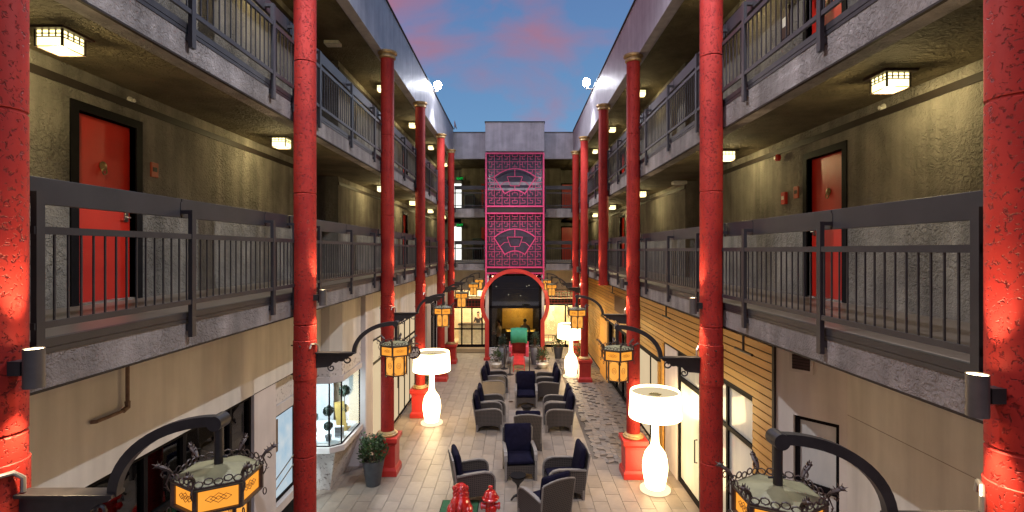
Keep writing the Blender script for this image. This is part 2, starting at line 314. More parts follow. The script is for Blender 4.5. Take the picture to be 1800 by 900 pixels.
def link(name, me, parent=None, loc=None, bevel=0):
    o = bpy.data.objects.new(name, me); COL.objects.link(o)
    if parent is not None: o.parent = parent
    if loc is not None: o.location = loc
    if bevel:
        b = o.modifiers.new('bevel', 'BEVEL'); b.width = bevel; b.segments = 2; b.limit_method = 'ANGLE'
    return o
def B(*a): return MB().box(*a)
def tag(o, label, cat, group=None, kind=None):
    if label: o['label'] = label
    if cat: o['category'] = cat
    if group: o['group'] = group
    if kind: o['kind'] = kind
    return o
def thing(name, label, cat, loc=(0,0,0), rz=0.0, group=None):
    o = bpy.data.objects.new(name, None); COL.objects.link(o); o.empty_display_size = 0.2
    o.location = loc; o.rotation_euler = (0, 0, rz); return tag(o, label, cat, group)
CH = {}
def copy_thing(root, loc, rz, label, group=None, mirror=False):
    kids = {}
    allo = [x for x in COL.objects if x.parent is not None]
    for x in allo: kids.setdefault(x.parent.name, []).append(x)
    def rec(o, par):
        c = o.copy(); COL.objects.link(c)
        if par is not None: c.parent = par; c.matrix_parent_inverse = o.matrix_parent_inverse.copy()
        for k in kids.get(o.name, []): rec(k, c)
        return c
    r = rec(root, None); r.location = loc; r.rotation_euler = (0, 0, rz); r['label'] = label
    if group: r['group'] = group
    return r
def light(name, kind, loc, energy, color, size=0.1, spot=None, rot=None, blend=0.5, parent=None):
    d = bpy.data.lights.new(name, kind); d.energy = energy; d.color = color
    if kind == 'AREA': d.size = size
    else: d.shadow_soft_size = size
    if kind == 'SPOT': d.spot_size = spot; d.spot_blend = blend
    o = bpy.data.objects.new(name, d); COL.objects.link(o); o.location = loc
    if rot: o.rotation_euler = rot
    if parent is not None: o.parent = parent
    return o

# ------------------------------------------------------------------ building data (metres; -1 left wing, +1 right wing)
YB = 24.7        # face of the back balconies
YE = 32.0        # back corridor wall
P = {-1: dict(D=3.13, C=2.97, W=4.75, PR=3.05, fb=(4.17, 6.90, 9.63), deck=(4.50, 7.24), sof=(7.08, 10.15), top=10.93,
              cols=(2.905, 7.19, 11.78, 15.8, 20.1, 23.2)),
      1: dict(D=2.81, C=2.65, W=4.50, PR=2.73, fb=(4.06, 6.75, 9.50), deck=(4.38, 7.13), sof=(6.95, 10.12), top=10.82,
              cols=(2.685, 6.97, 11.63, 15.6, 20.0, 22.9))}
SIDE = {-1: 'left', 1: 'right'}
LEVEL = ('middle', 'top')

# ground sheet, walls of the setting
gr = B(-60, 60, -60, 120, -0.30, -0.03).build('ground', 'grout'); gr['kind'] = 'structure'

def wall_x(mb, x, xo, y0, y1, z0, z1, ops):
    """wall slab between x (visible face) and xo with openings (ya, yb, za, zb)"""
    ops = sorted(ops); y = y0
    for ya, yb, za, zb in ops:
        if ya > y: mb.box(x, xo, y, ya, z0, z1)
        if za > z0: mb.box(x, xo, ya, yb, z0, za)
        if zb < z1: mb.box(x, xo, ya, yb, zb, z1)
        y = yb
    if y < y1: mb.box(x, xo, y, y1, z0, z1)
    return mb

def door(parent, s, W, ya, yb, zd, number=True):
    """recessed red door in a black frame; s side, W wall face"""
    zt = zd + 2.12
    f = MB(); X = lambda a: s * (W + a)
    f.box(X(-0.02), X(0.16), ya - 0.10, ya, zd, zt + 0.10); f.box(X(-0.02), X(0.16), yb, yb + 0.10, zd, zt + 0.10); f.box(X(-0.02), X(0.16), ya, yb, zt, zt + 0.10)
    fr = f.build('door_frame', 'black', parent)
    d = B(X(0.07), X(0.12), ya + 0.003, yb - 0.003, zd + 0.02, zt - 0.004).build('door', 'red_door', parent)
    B(X(0.0), X(0.15), ya, yb, zd - 0.005, zd + 0.02).build('threshold', 'steel', parent)
    ym = (ya + yb) / 2
    k = MB().lathe([(0.0, 0), (0.05, 0.0), (0.055, 0.012), (0.03, 0.03), (0.0, 0.035)], 12)
    k.xf(Matrix.Translation((X(0.07), ym, zd + 1.58)) @ Matrix.Rotation(R(-90) * s, 4, 'Y')); k.tube([(X(0.045), ym + 0.035*math.cos(t), zd + 1.52 + 0.04*math.sin(t)) for t in [i*math.pi/5 for i in range(10)]], 0.007, 5, True)
    k.build('knocker', 'brass', d, True)
    hy = yb - 0.07 if s < 0 else ya + 0.07
    if s > 0: hy = yb - 0.07
    B(X(0.055), X(0.07), hy - 0.03, hy + 0.03, zd + 0.95, zd + 1.12).build('lock_plate', 'steel', d)
    h = MB().tube([(X(0.06), hy, zd + 1.0), (X(0.01), hy, zd + 1.0), (X(0.01), hy - 0.10, zd + 1.0)], 0.010, 6); h.build('handle', 'steel', d, True)

wings = {}
for s in (-1, 1):
    p = P[s]; D, W = p['D'], p['W']
    wg = thing('hotel_wing', f"{SIDE[s]} wing of the grey stucco hotel with walkways above its {'white walled bay window shops' if s < 0 else 'wood clad shopfronts'}", 'building'); wings[s] = wg
    for k in (0, 1):
        zd, fb = p['deck'][k], p['fb'][k]
        # walkway: coated deck, edge beam, soffit
        B(s*(D+0.01), s*(W+1.3), -3, YE, zd - 0.03, zd).build('walkway_deck', 'deck', wg)
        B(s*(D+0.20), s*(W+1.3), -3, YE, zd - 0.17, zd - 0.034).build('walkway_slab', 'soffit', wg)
        B(s*D, s*(D+0.20), -3, YB - (0 if 1 else 0), fb, zd - 0.034).build('fascia', 'fascia', wg)
        t = MB(); t.box(s*(D-0.012), s*(D+0.05), -3, YB - 0.02, zd - 0.045, zd + 0.012)
        t.box(s*(D-0.008), s*(D), -3, YB - 0.02, zd - 0.085, zd - 0.05); t.build('edge_trim', 'rail', wg)
        B(s*(D-0.004), s*(D+0.03), -3, YB - 0.02, fb - 0.006, fb + 0.012).build('drip_edge', 'trim', wg)
        # corridor wall with door openings and the alcove
        doors = {(-1,0): [(5.54,6.38),(21.4,22.2)], (-1,1): [(21.4,22.2)], (1,0): [(7.06,7.92),(21.3,22.2)], (1,1): [(7.06,7.92),(21.3,22.2)]}[(s,k)]
        ops = [(a, b, zd, zd + 2.12) for a, b in doors]
        zc = p['sof'][k]
        mb = MB(); wall_x(mb, s*W, s*(W+0.22), -3, 12.0, zd, zc, [o for o in ops if o[0] < 12]); wall_x(mb, s*W, s*(W+0.22), 13.65, YE, zd, zc, [o for o in ops if o[0] > 12])
        mb.box(s*(W+0.9), s*(W+1.1), 11.9, 13.75, zd, zc); mb.box(s*(W+0.22), s*(W+0.9), 11.8, 12.0, zd, zc); mb.box(s*(W+0.22), s*(W+0.9), 13.65, 13.85, zd, zc)
        mb.build('corridor_wall', 'stucco', wg)
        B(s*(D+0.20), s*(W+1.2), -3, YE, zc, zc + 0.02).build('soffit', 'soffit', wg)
        for a, b in doors:
            B(s*(W+0.125), s*(W+0.2), a, b, zd, zd+2.12).build('door_backing', 'black', wg)
            door(wg, s, W, a, b, zd)
        tz = zc - (0.24 if s < 0 else 0.21)
        for a, b in ((-3, 12.0), (13.65, YE)): B(s*(W-0.02), s*(W), a, b, tz, tz + 0.085).build('cornice_strip', 'trim', wg)
    # roof: parapet fascia and slab
    PR = p['PR']
    B(s*PR, s*(PR+0.22), -3, YB, p['fb'][2], p['top']).build('parapet', 'parapet', wg)
    B(s*(PR-0.03), s*(PR+0.27), -3, YB - 0.04, p['top'], p['top'] + 0.035).build('parapet_cap', 'trim', wg)
    B(s*(PR+0.22), s*(W+2), -3, YE+0.3, p['sof'][1] + 0.03, p['sof'][1] + 0.3).build('roof', 'trim', wg)
    # wall outside everything
    B(s*(W+1.25), s*(W+1.45), -3, YE + 0.3, 4.0, 10.4).build('outer_wall', 'stucco', wg)

# ------------------------------------------------------------------ railings
def railing(s, k, y0, y1, posts, label):
    p = P[s]; zd = p['deck'][k]; xo = s*(p['D'] - 0.045); xb = s*(p['D'] + 0.075)
    t = thing('railing', label, 'railing', (xo, y0, zd), 0, 'walkway railings between the red columns')
    def L_(x): return x - xo
    pm = B(-0.02, 0.02, -0.03, 0.03, -0.22, 0.98)
    pm.box(0, s*0.09, -0.025, 0.025, -0.16, -0.10); pm.box(0, s*0.12, -0.022, 0.022, 0.945, 0.98); pm.box(s*0.095, s*0.11, -0.02, 0.02, 0.93, 1.06)
    me = pm.mesh('post'); me.materials.append(M['rail'])
    for y in posts: link('post', me, t, (0, y - y0, 0))
    # handrail boards, each between two posts
    ys = [y0] + [y for y in posts if y0 + 0.5 < y < y1 - 0.3] + [y1]
    for a, b in zip(ys[:-1], ys[1:]):
        B(L_(xb) - 0.02, L_(xb) + 0.02, a - y0 + 0.006, b - y0 - 0.006, 0.91, 1.09).build('handrail', 'rail', t, bevel=0.004)
    B(-0.014, 0.014, 0, y1 - y0, 0.705, 0.755).build('middle_rail', 'rail', t)
    B(-0.014, 0.014, 0, y1 - y0, 0.09, 0.135).build('bottom_rail', 'rail', t)
    pk = B(-0.0058, 0.0058, -0.0058, 0.0058, 0.13, 0.71).mesh('picket'); pk.materials.append(M['rail'])
    n = int((y1 - y0) / 0.105)
    for i in range(n):
        y = (i + 0.5) * (y1 - y0) / n
        if min(abs(y + y0 - q) for q in posts) > 0.05: link('picket', pk, t, (0, y, 0))
for s in (-1, 1):
    c = P[s]['cols']
    spans = []
    if s < 0:
        spans = [(3.26, 7.10, (3.30, 4.87, 6.49, 7.06)), (7.95, 11.75, (8.02, 9.59, 11.15, 11.70)), (12.55, 15.75, (12.6, 14.15, 15.7)), (16.5, 20.0, (16.55, 18.2, 19.9)), (20.8, 23.1, (20.9, 23.0))]
        spans = [(3.26, 7.16, (3.30, 4.87, 6.49, 7.12)), (7.20, 11.80, (8.02, 9.59, 11.15, 11.75)), (11.84, 15.75, (12.7, 14.15, 15.7)), (15.8, 20.0, (16.55, 18.2, 19.9)), (20.1, 24.6, (20.9, 22.4, 23.6))]
    else:
        spans = [(3.04, 7.02, (3.07, 4.66, 6.22, 6.98)), (7.06, 11.72, (7.85, 9.35, 10.95, 11.6)), (11.76, 15.6, (12.5, 14.0, 15.5)), (15.65, 19.9, (16.4, 18.0, 19.8)), (20.0, 24.6, (20.8, 22.3, 23.6))]
    for k in (0, 1):
        for i, (a, b, ps) in enumerate(spans):
            place = ('nearest bay, beside the big foreground column', 'second bay from the camera', 'third bay from the camera', 'fourth bay from the camera', 'farthest bay by the back balcony')[i]
            railing(s, k, a, b, ps, f"dark grey metal railing on the {SIDE[s]} {LEVEL[k]} walkway, {place}")

# ------------------------------------------------------------------ red columns
ORD = ('nearest', 'second', 'third', 'fourth', 'fifth', 'farthest')
def column(s, i, y):
    p = P[s]; x = s * p['C']; r = 0.150; zt = p['fb'][2] + 0.02
    cut = (s > 0 and i == 3)
    z0 = 4.04 if cut else 0.0
    t = thing('red_column', f"{ORD[i]} red column on the {SIDE[s]} side of the courtyard" + (', ending above the wood cladding' if cut else ''), 'column', (x, y, z0), 0, 'red stucco columns along the courtyard')
    prof = []; z = (0.95 if not cut else 0.0)
    zz = z; ztop = zt - z0 - 0.14
    prof.append((r, zz))
    seams = []
    q = math.ceil((z0 + z) / 1.83) * 1.83 + 0.4
    while q - z0 < ztop - 0.2: seams.append(q - z0); q += 1.83
    for q in seams: prof += [(r, q - 0.012), (r - 0.008, q - 0.004), (r - 0.008, q + 0.004), (r, q + 0.012)]
    prof.append((r, ztop))
    MB().lathe(prof, 40).build('shaft', 'red_column', t, True)
    MB().lathe([(r + 0.004, ztop - 0.02), (r + 0.035, ztop), (r + 0.035, ztop + 0.03), (r + 0.012, ztop + 0.045), (r + 0.02, ztop + 0.07), (r + 0.07, ztop + 0.10), (r + 0.075, ztop + 0.14)], 32).build('capital', 'gold', t, True)
    if not cut:
        m = MB()
        def sq(a, za, zb, b=None):
            b = a if b is None else b
            m.add([(-a,-a,za),(a,-a,za),(a,a,za),(-a,a,za),(-b,-b,zb),(b,-b,zb),(b,b,zb),(-b,b,zb)], [(0,3,2,1),(4,5,6,7),(0,1,5,4),(1,2,6,5),(2,3,7,6),(3,0,4,7)])
        sq(0.27, 0, 0.13); sq(0.265, 0.13, 0.19, 0.235); sq(0.225, 0.19, 0.66); sq(0.232, 0.66, 0.70); sq(0.235, 0.70, 0.76, 0.275); sq(0.28, 0.76, 0.86)
        m.build('pedestal', 'red_paint', t, bevel=0.006)
        MB().lathe([(0.215, 0.86), (0.235, 0.875), (0.235, 0.905), (0.205, 0.92), (0.205, 0.935), (0.19, 0.95), (r, 0.97)], 32).build('collar', 'gold', t, True)
    return t
for s in (-1, 1):
    for i, y in enumerate(P[s]['cols']): column(s, i, y)

# column sconces (up and down lights)
def sconce(s, i, y):
    p = P[s]; dz = 0 if s < 0 else -0.09
    x = s * (p['C'] - 0.150 - 0.110); z = 4.33 + dz
    yy = y - 0.03
    t = thing('wall_sconce', f"cylindrical up and down light on the {ORD[i]} red column of the {SIDE[s]} side", 'sconce', (x, yy, z), 0, 'cylinder sconces on the red columns')
    m = MB(); m.lathe([(0.038, 0.02), (0.044, 0.0), (0.050, 0.0), (0.050, 0.22), (0.048, 0.22), (0.046, 0.21)], 20, cap=False); m.build('shade', 'sconce_metal', t, True)
    B(s*0.05, s*0.13, -0.03, 0.03, 0.07, 0.15).build('mount', 'iron', t)
    MB().lathe([(0.0, 0.214), (0.046, 0.214)], 16, cap=False).build('upper_lens', 'e_sconce', t); MB().lathe([(0.041, 0.022), (0.0, 0.022)], 16, cap=False).build('lower_lens', 'e_sconce', t)
    e = 65
    light('uplight', 'SPOT', (0, 0, 0.235), e*0.8, (1, 0.74, 0.42), 0.03, R(72), (R(180), 0, 0), 0.8, t)
    light('downlight', 'SPOT', (0, 0, -0.012), e, (1, 0.74, 0.42), 0.03, R(72), (0, 0, 0), 0.8, t)
for s in (-1, 1):
    for i, y in enumerate(P[s]['cols']): sconce(s, i, y)

# ------------------------------------------------------------------ ceiling lights
def ceiling_light_proto(loc, label):
    t = thing('ceiling_light', label, 'ceiling light', loc, 0, 'craftsman ceiling lights under the walkways')
    B(-0.17, 0.17, -0.17, 0.17, -0.03, 0.0).build('canopy', 'bronze', t, bevel=0.004)
    a = 0.118; zb = -0.175
    B(-a+0.005, a-0.005, -a+0.005, a-0.005, zb, -0.031).build('glass_shade', 'e_ceiling', t)
    m = MB()
    for sx in (-1, 1):
        for sy in (-1, 1): m.box(sx*a - 0.008, sx*a + 0.008, sy*a - 0.008, sy*a + 0.008, zb-0.004, -0.031)
    for z in (zb-0.004, -0.095, -0.066):
        for q in (-1, 1):
            m.box(-a, a, q*a - 0.005, q*a + 0.005, z, z + 0.008); m.box(q*a - 0.005, q*a + 0.005, -a, a, z, z + 0.008)
    for q in (-1, 1):
        for u in (-0.06, 0.0, 0.06):
            m.box(u - 0.004, u + 0.004, q*a - 0.005, q*a + 0.005, -0.092, -0.031); m.box(q*a - 0.005, q*a + 0.005, u - 0.004, u + 0.004, -0.092, -0.031)
    m.build('shade_frame', 'bronze', t)
    light('bulb', 'POINT', (0, 0, -0.24), 20, (1.0, 0.80, 0.38), 0.05, parent=t)
    return t
proto = None
LY = {(-1,0): (4.64, 9.0, 15.7, 20.4, 24.6, 29.0), (1,0): (5.36, 9.54, 16.0, 20.9, 25.5, 29.5), (-1,1): (9.0, 15.7, 20.3, 24.7, 29.6), (1,1): (9.5, 16.07, 20.9, 25.5, 29.5)}
for (s, k), ys in LY.items():
    for i, y in enumerate(ys):
        x = s * (4.13 if s < 0 else 3.91)
        lab = f"lit square ceiling light over the {SIDE[s]} {LEVEL[k]} walkway, number {i+1} counting from the camera"
        lab = f"lit square ceiling light over the {SIDE[s]} {LEVEL[k]} walkway, {('first','second','third','fourth','fifth','sixth')[i]} from the camera"
        loc = (x, y, P[s]['sof'][k])
        if proto is None: proto = ceiling_light_proto(loc, lab)
        else: copy_thing(proto, loc, 0, lab)

FLOOD = 900
# ------------------------------------------------------------------ floodlights on the roof edge
for s, x, y, lab in ((-1, -2.86, 18.6, 'far'), (1, 2.5, 18.3, 'far'), (-1, -2.86, 5.2, 'near'), (1, 2.5, 5.2, 'near')):
    t = thing('floodlight', f"bright white round floodlight on the {SIDE[s]} roof edge, the {lab} one", 'floodlight', (x, y, 11.1), 0, 'floodlights on the parapets')
    MB().ball((0, 0, 0), 0.14, 20, 14).build('lamp_globe', 'e_flood', t, True)
    MB().tube([(0, 0, -0.16), (0, 0, -0.22), (s*0.30, 0, -0.24)], 0.025, 8).build('arm', 'steel', t, True)
    # beam aimed down and across the court
    light('flood_beam', 'SPOT', (-s*0.04, 0, -0.21), FLOOD, (0.88, 0.90, 1.0), 0.04, R(120), (0, R(-38)*(-1 if s > 0 else 1), 0), 0.35, t)

# ------------------------------------------------------------------ ground floor, left wing
wl = wings[-1]; wr = wings[1]
def wwall(name, mat, par, *boxes, **k):
    m = MB()
    for b in boxes: m.box(*b)
    return m.build(name, mat, par, **k)
wwall('upper_wall', 'plaster', wl, (-3.97, -4.15, -3, 12.1, 2.92, 4.30))
wwall('ground_wall', 'white_plaster', wl, (-3.97, -4.15, -3, 4.1, 0, 2.92), (-3.97, -4.30, 7.75, 8.45, 0, 2.92), (-3.97, -4.2, 4.1, 7.75, 0, 0.12))
wwall('seam_strip', 'trim', wl, (-3.966, -3.99, 7.75, 12.1, 2.915, 2.925))
wwall('pilaster', 'white_plaster', wl, (-3.56, -4.15, 12.08, 12.7, 0, 4.155), bevel=0.004)
wwall('upper_wall', 'plaster', wl, (-3.56, -3.8, 12.7, 26.7, 2.88, 4.155))
wwall('pilaster', 'white_plaster', wl, (-3.56, -3.9, 18.1, 19.0, 0, 2.88)); wwall('pilaster', 'white_plaster', wl, (-3.56, -3.9, 20.4, 21.3, 0, 2.88)); wwall('pilaster', 'white_plaster', wl, (-3.56, -3.9, 23.2, 26.7, 0, 2.88))

def storefront(par, s, x, y0, y1, z0, z1, vs, hs, glass, fw=0.06, fd=0.08, xpane=None, mat='black'):
    """aluminium shopfront: frame with mullions at vs (y) and rails at hs (z), one pane per light"""
    f = MB(); ys = [y0] + list(vs) + [y1]; zs = [z0] + list(hs) + [z1]; xo = x + s*fd; e = fw/2
    f.box(x, xo, y0, y1, z0, z0+fw); f.box(x, xo, y0, y1, z1-fw, z1)
    for i, y in enumerate(ys):
        a, b = (y, y+fw) if i == 0 else ((y-fw, y) if i == len(ys)-1 else (y-e, y+e)); f.box(x - 0.0015*s, xo, a, b, z0+0.001, z1-0.001)
    for z in hs: f.box(x, xo, y0+0.01, y1-0.01, z-e, z+e)
    w_ = f.build('shop_window', mat, par)
    for a, b in zip(ys[:-1], ys[1:]):
        for c, d in zip(zs[:-1], zs[1:]):
            B(x+s*fd*0.45, x+s*fd*0.55, a+0.02, b-0.02, c+0.02, d-0.02).build('pane', glass, w_)
    return w_
def room(par, x0, x1, y0, y1, z1, mat, lightmat=None, z0=0.0, ceil=True):
    """shallow interior seen through the glass: back, sides, ceiling and floor"""
    m = MB(); e = 0.05
    m.box(x1, x1 + (e if x1 > x0 else -e), y0, y1, z0, z1); m.box(x0, x1, y0-e, y0, z0, z1); m.box(x0, x1, y1, y1+e, z0, z1); m.box(x0, x1, y0, y1, z1, z1+e); m.box(x0, x1, y0, y1, z0-0.02, z0+0.005)
    r = m.build('shop_interior', mat, par)
    if lightmat: B(x0+(x1-x0)*0.3, x0+(x1-x0)*0.7, y0+0.2, y1-0.2, z1-0.03, z1-0.01).build('ceiling_panel', lightmat, r)
    return r
# dark storefront near the camera
storefront(wl, -1, -4.02, 4.1, 7.75, 0.12, 2.92, (4.75, 5.55, 6.2, 7.2), (2.15,), 'dark_glass')
room(wl, -4.2, -6.2, 4.1, 7.75, 2.95, 'room_dark')
B(-5.2, -4.9, 4.7, 5.6, 0, 1.5).build('display_cabinet', 'red_paint', wl); B(-4.7, -4.4, 6.4, 7.0, 0, 1.1).build('display_cabinet', 'pot_grey', wl)
# glazed entrance with speckled header
wwall('stone_header', 'speckle', wl, (-4.12, -4.35, 8.45, 10.38, 2.45, 2.915)); wwall('header_beam', 'white_plaster', wl, (-4.08, -4.35, 8.45, 10.38, 2.28, 2.445))
storefront(wl, -1, -4.14, 8.45, 9.55, 0.75, 2.28, (), (), 'glow_cool', fd=0.04); wwall('sill', 'white_plaster', wl, (-4.05, -4.35, 8.45, 9.55, 0.60, 0.75)); wwall('bulkhead', 'black', wl, (-4.15, -4.35, 8.45, 9.55, 0, 0.6))
storefront(wl, -1, -4.20, 9.55, 10.4, 0.02, 2.28, (), (), 'glass', fw=0.10)
B(-4.12, -4.10, 8.5, 8.8, 1.65, 2.2).build('hanging_banner', surf('brown_banner', (0.16, 0.10, 0.05), 0.7), wl)
for z in (1.15, 1.32): MB().tube([(-4.06, 8.5, z-0.12), (-4.06, 9.5, z+0.10)], 0.012, 6).build('rail_reflection', 'steel', wl)  # added tubes standing in for handrail lines reflected in the glass
# bay window
bay = [(-4.62, 10.40), (-3.80, 10.40), (-3.60, 10.58), (-3.60, 11.82), (-3.97, 12.08), (-4.62, 12.08)]
def bay_poly(off): 
    return [(-4.62, 10.40-off), (-3.80+off*0.4, 10.40-off), (-3.60+off, 10.58-off*0.4), (-3.60+off, 11.82+off*0.3), (-3.93, 12.075), (-4.62, 12.075)]
MB().prism(bay_poly(0.05), 0.98, 1.10).build('bay_sill', 'white_plaster', wl, bevel=0.005)
MB().prism(bay_poly(0.03), 2.40, 2.52).build('bay_cornice', 'white_plaster', wl)
MB().prism(bay_poly(0.0), 2.52, 2.90).build('bay_header', 'speckle', wl); MB().prism(bay_poly(0.004), 2.90, 4.15).build('upper_wall', 'plaster', wl)
mb = MB(); lo = [(-4.6, 10.9), (-3.97, 10.9), (-3.97, 12.07), (-4.6, 12.07)]; up = [(-4.6, 10.5), (-3.72, 10.5), (-3.62, 12.07), (-4.6, 12.07)]
mb.add([(x, y, 0) for x, y in lo] + [(x, y, 0.98) for x, y in up], [(3,2,1,0),(4,5,6,7),(0,1,5,4),(1,2,6,5),(2,3,7,6),(3,0,4,7)]).build('bay_base', 'speckle', wl)
bw = MB()
for (x, y) in ((-4.60, 10.42), (-3.81, 10.42), (-3.62, 10.585), (-3.62, 11.80)): bw.box(x-0.012, x+0.012, y-0.012, y+0.012, 1.115, 2.385)
for z in (1.10, 2.385):
    for (a, b) in (((-4.60, 10.42), (-3.81, 10.42)), ((-3.81, 10.42), (-3.62, 10.585)), ((-3.62, 10.585), (-3.62, 11.8))): bw.bar((*a, z+0.0075), (*b, z+0.0075), 0.03, 0.015)
bwo = bw.build('bay_window', 'black', wl)
for (a, b) in (((-4.60, 10.42), (-3.81, 10.42)), ((-3.81, 10.42), (-3.62, 10.585)), ((-3.62, 10.585), (-3.62, 11.8)), ((-3.62, 11.8), (-3.95, 12.07))):
    MB().bar((a[0], a[1], 1.75), (b[0], b[1], 1.75), 0.008, 1.29).build('pane', 'glass', bwo)
room(wl, -4.4, -6.4, 8.3, 12.3, 2.86, 'room_white', 'e_cool', 0.05)
B(-6.0, -3.7, 10.6, 12.0, 1.0, 1.11).build('display_shelf', 'room_white', wl)
light('display_light', 'AREA', (-4.4, 11.1, 2.35), 30, (0.82, 0.93, 1.0), 0.5, parent=wl)
light('display_light', 'AREA', (-5.0, 9.2, 2.25), 60, (0.85, 0.95, 1.0), 0.6, parent=wl)
def topiary(x, y, z, h, label, balls):
    t = thing('topiary', label, 'topiary', (x, y, z), 0, 'topiary balls in the bay window')
    MB().lathe([(0.05, 0), (0.075, 0.11), (0.068, 0.11), (0.06, 0.09)], 12).build('pot', 'pot_grey', t)
    MB().tube([(0, 0, 0.08), (0, 0, h)], 0.008, 6).build('trunk', 'rust', t)
    for bz, br in balls:
        m = MB(); rnd = random.Random(int(x*100))
        for i in range(220):
            a, b_ = rnd.uniform(0, 6.28), math.acos(rnd.uniform(-1, 1)); q = Vector((math.sin(b_)*math.cos(a), math.sin(b_)*math.sin(a), math.cos(b_)))
            c = Vector((0, 0, bz)) + q*br*rnd.uniform(0.85, 1.05); u = q.orthogonal().normalized()*0.016; v = q.cross(u).normalized()*0.016 + q*0.008
            m.add([c-u-v, c+u-v, c+u+v, c-u+v], [(0,1,2,3)])
        m.ball((0, 0, bz), br*0.86, 10, 7); m.build('crown', 'leaf_dark', t)
topiary(-3.95, 10.75, 1.11, 0.75, 'two ball topiary nearest the street corner of the bay window', [(0.30, 0.085), (0.62, 0.10)])
topiary(-4.25, 10.7, 1.11, 0.6, 'short topiary behind the column in the bay window', [(0.22, 0.07), (0.5, 0.10)])
topiary(-3.85, 11.45, 1.11, 0.95, 'tallest topiary at the far end of the bay window', [(0.45, 0.09), (0.85, 0.12)])
t = thing('display_board', 'tan board leaning inside the bay window', 'board', (-3.85, 11.3, 1.11)); MB().bar((0, 0.0, 0), (-0.1, 0.1, 0.62), 0.22, 0.02, (0,1,0)).build('board', 'room_yellow', t); B(-0.1, 0.1, 0.05, 0.3, 0, 0.015).build('foot', 'room_yellow', t)
t = thing('vent_box', 'small white louvred box in the bay window', 'box', (-3.80, 10.98, 1.11)); B(-0.09, 0.09, -0.05, 0.05, 0, 0.22).build('case', 'room_white', t, bevel=0.01)
for k in range(6): B(-0.075, 0.075, -0.056, -0.05, 0.03+k*0.03, 0.045+k*0.03).build('slat', 'pot_grey', t)
# lit storefront with glass doors
storefront(wl, -1, -3.58, 12.7, 18.1, 0.02, 2.88, (13.6, 14.55, 15.6, 16.4, 17.2), (2.25,), 'glow_warm', fd=0.045)
room(wl, -3.8, -5.6, 12.7, 18.1, 2.9, 'room_cream', 'e_cream')
for y in (15.45, 14.7):
    MB().tube([(-3.60, y, 0.95), (-3.585, y, 0.95), (-3.585, y, 1.35), (-3.60, y, 1.35)], 0.012, 6).build('door_pull', 'iron', wl)
storefront(wl, -1, -3.64, 19.0, 20.4, 0.02, 2.88, (19.7,), (2.25,), 'dark_glass'); room(wl, -3.8, -5, 19.0, 20.4, 2.9, 'room_dark')
storefront(wl, -1, -3.64, 21.3, 23.2, 0.02, 2.88, (22.2,), (2.25,), 'dark_glass'); room(wl, -3.8, -5, 21.3, 23.2, 2.9, 'room_dark')
# pipe stub on the left wall
t = thing('wall_pipe', 'rusty L shaped pipe on the beige wall under the left walkway', 'pipe', (-3.92, 5.16, 3.5))
MB().tube([(0, 0, 0.64), (0, 0, 0.03), (0, -0.03, 0), (0, -0.38, 0), (-0.04, -0.40, 0)], 0.018, 8).build('pipe', 'rust', t, True)
MB().tube([(0, 0, 0.08), (0, 0, 0.02), (0, -0.06, 0.0)], 0.026, 8).build('elbow', 'rust', t, True)

# ------------------------------------------------------------------ ground floor, right wing
m = MB()
def vwall(m, a, b, th, z0, z1):
    a = Vector((*a, 0)); b = Vector((*b, 0)); d = (b-a).normalized(); n = Vector((d.y, -d.x, 0)) * th
    q = [a, b, b+n, a+n]
    m.add([(v.x, v.y, z0) for v in q] + [(v.x, v.y, z1) for v in q], [(3,2,1,0),(4,5,6,7),(0,1,5,4),(1,2,6,5),(2,3,7,6),(3,0,4,7)])
pa, pb = Vector((4.12, 6.38)), Vector((3.55, 7.05)); dv = pb - pa
def along(t): q = pa + dv*t; return (q.x, q.y)
vwall(m, (4.12, -3), (4.12, 6.38), 0.2, 0, 4.08); m.build('ground_wall', 'plaster', wr)
m = MB(); vwall(m, along(0), along(0.10), 0.2, 0, 4.08); vwall(m, along(0.10), along(0.72), 0.2, 2.9, 4.08); vwall(m, along(0.72), along(1.0), 0.2, 0, 4.08); vwall(m, along(0.10), along(0.72), 0.2, 0, 0.7); m.build('ground_wall', 'plaster', wr)
a, b = along(0.10), along(0.72)
m = MB(); n_ = Vector((dv.y, -dv.x)).normalized()*0.06
def off(q, k): return (q[0]+n_.x*k, q[1]+n_.y*k)
for z0, z1 in ((0.7, 0.76), (1.95, 2.03), (2.84, 2.9)): vwall(m, off(a, 1), off(b, 1), 0.06, z0, z1)
vwall(m, off(along(0.10),0.95), off(along(0.16),0.95), 0.062, 0.7, 2.9); vwall(m, off(along(0.66),0.95), off(along(0.72),0.95), 0.062, 0.7, 2.9)
ww = m.build('window', 'black', wr)
for z0, z1 in ((0.76, 1.95), (2.03, 2.84)):
    m = MB(); vwall(m, off(along(0.15), 1.6), off(along(0.68), 1.6), 0.01, z0, z1); m.build('pane', 'paper', ww)
# small framed vent on the angled wall
t = thing('wall_vent', 'small brown framed vent high on the angled beige wall', 'vent', (*along(0.60), 3.62), math.atan2(dv.y, dv.x))
B(-0.15, 0.15, 0.0, 0.025, -0.14, 0.13).build('frame', 'plaster', t); B(-0.11, 0.11, 0.025, 0.03, -0.10, 0.10).build('grille', 'sign_brown', t); B(-0.16, 0.16, 0.0, 0.05, 0.14, 0.155).build('drip_cap', 'trim', t)
for k in range(5): B(-0.11, 0.11, 0.03, 0.036, -0.085+k*0.04, -0.075+k*0.04).build('slat', 'trim', t)

for z in (3.05, 3.62): B(4.117, 4.13, -3, 6.37, z, z+0.004).build('wall_seam', 'rust', wr)
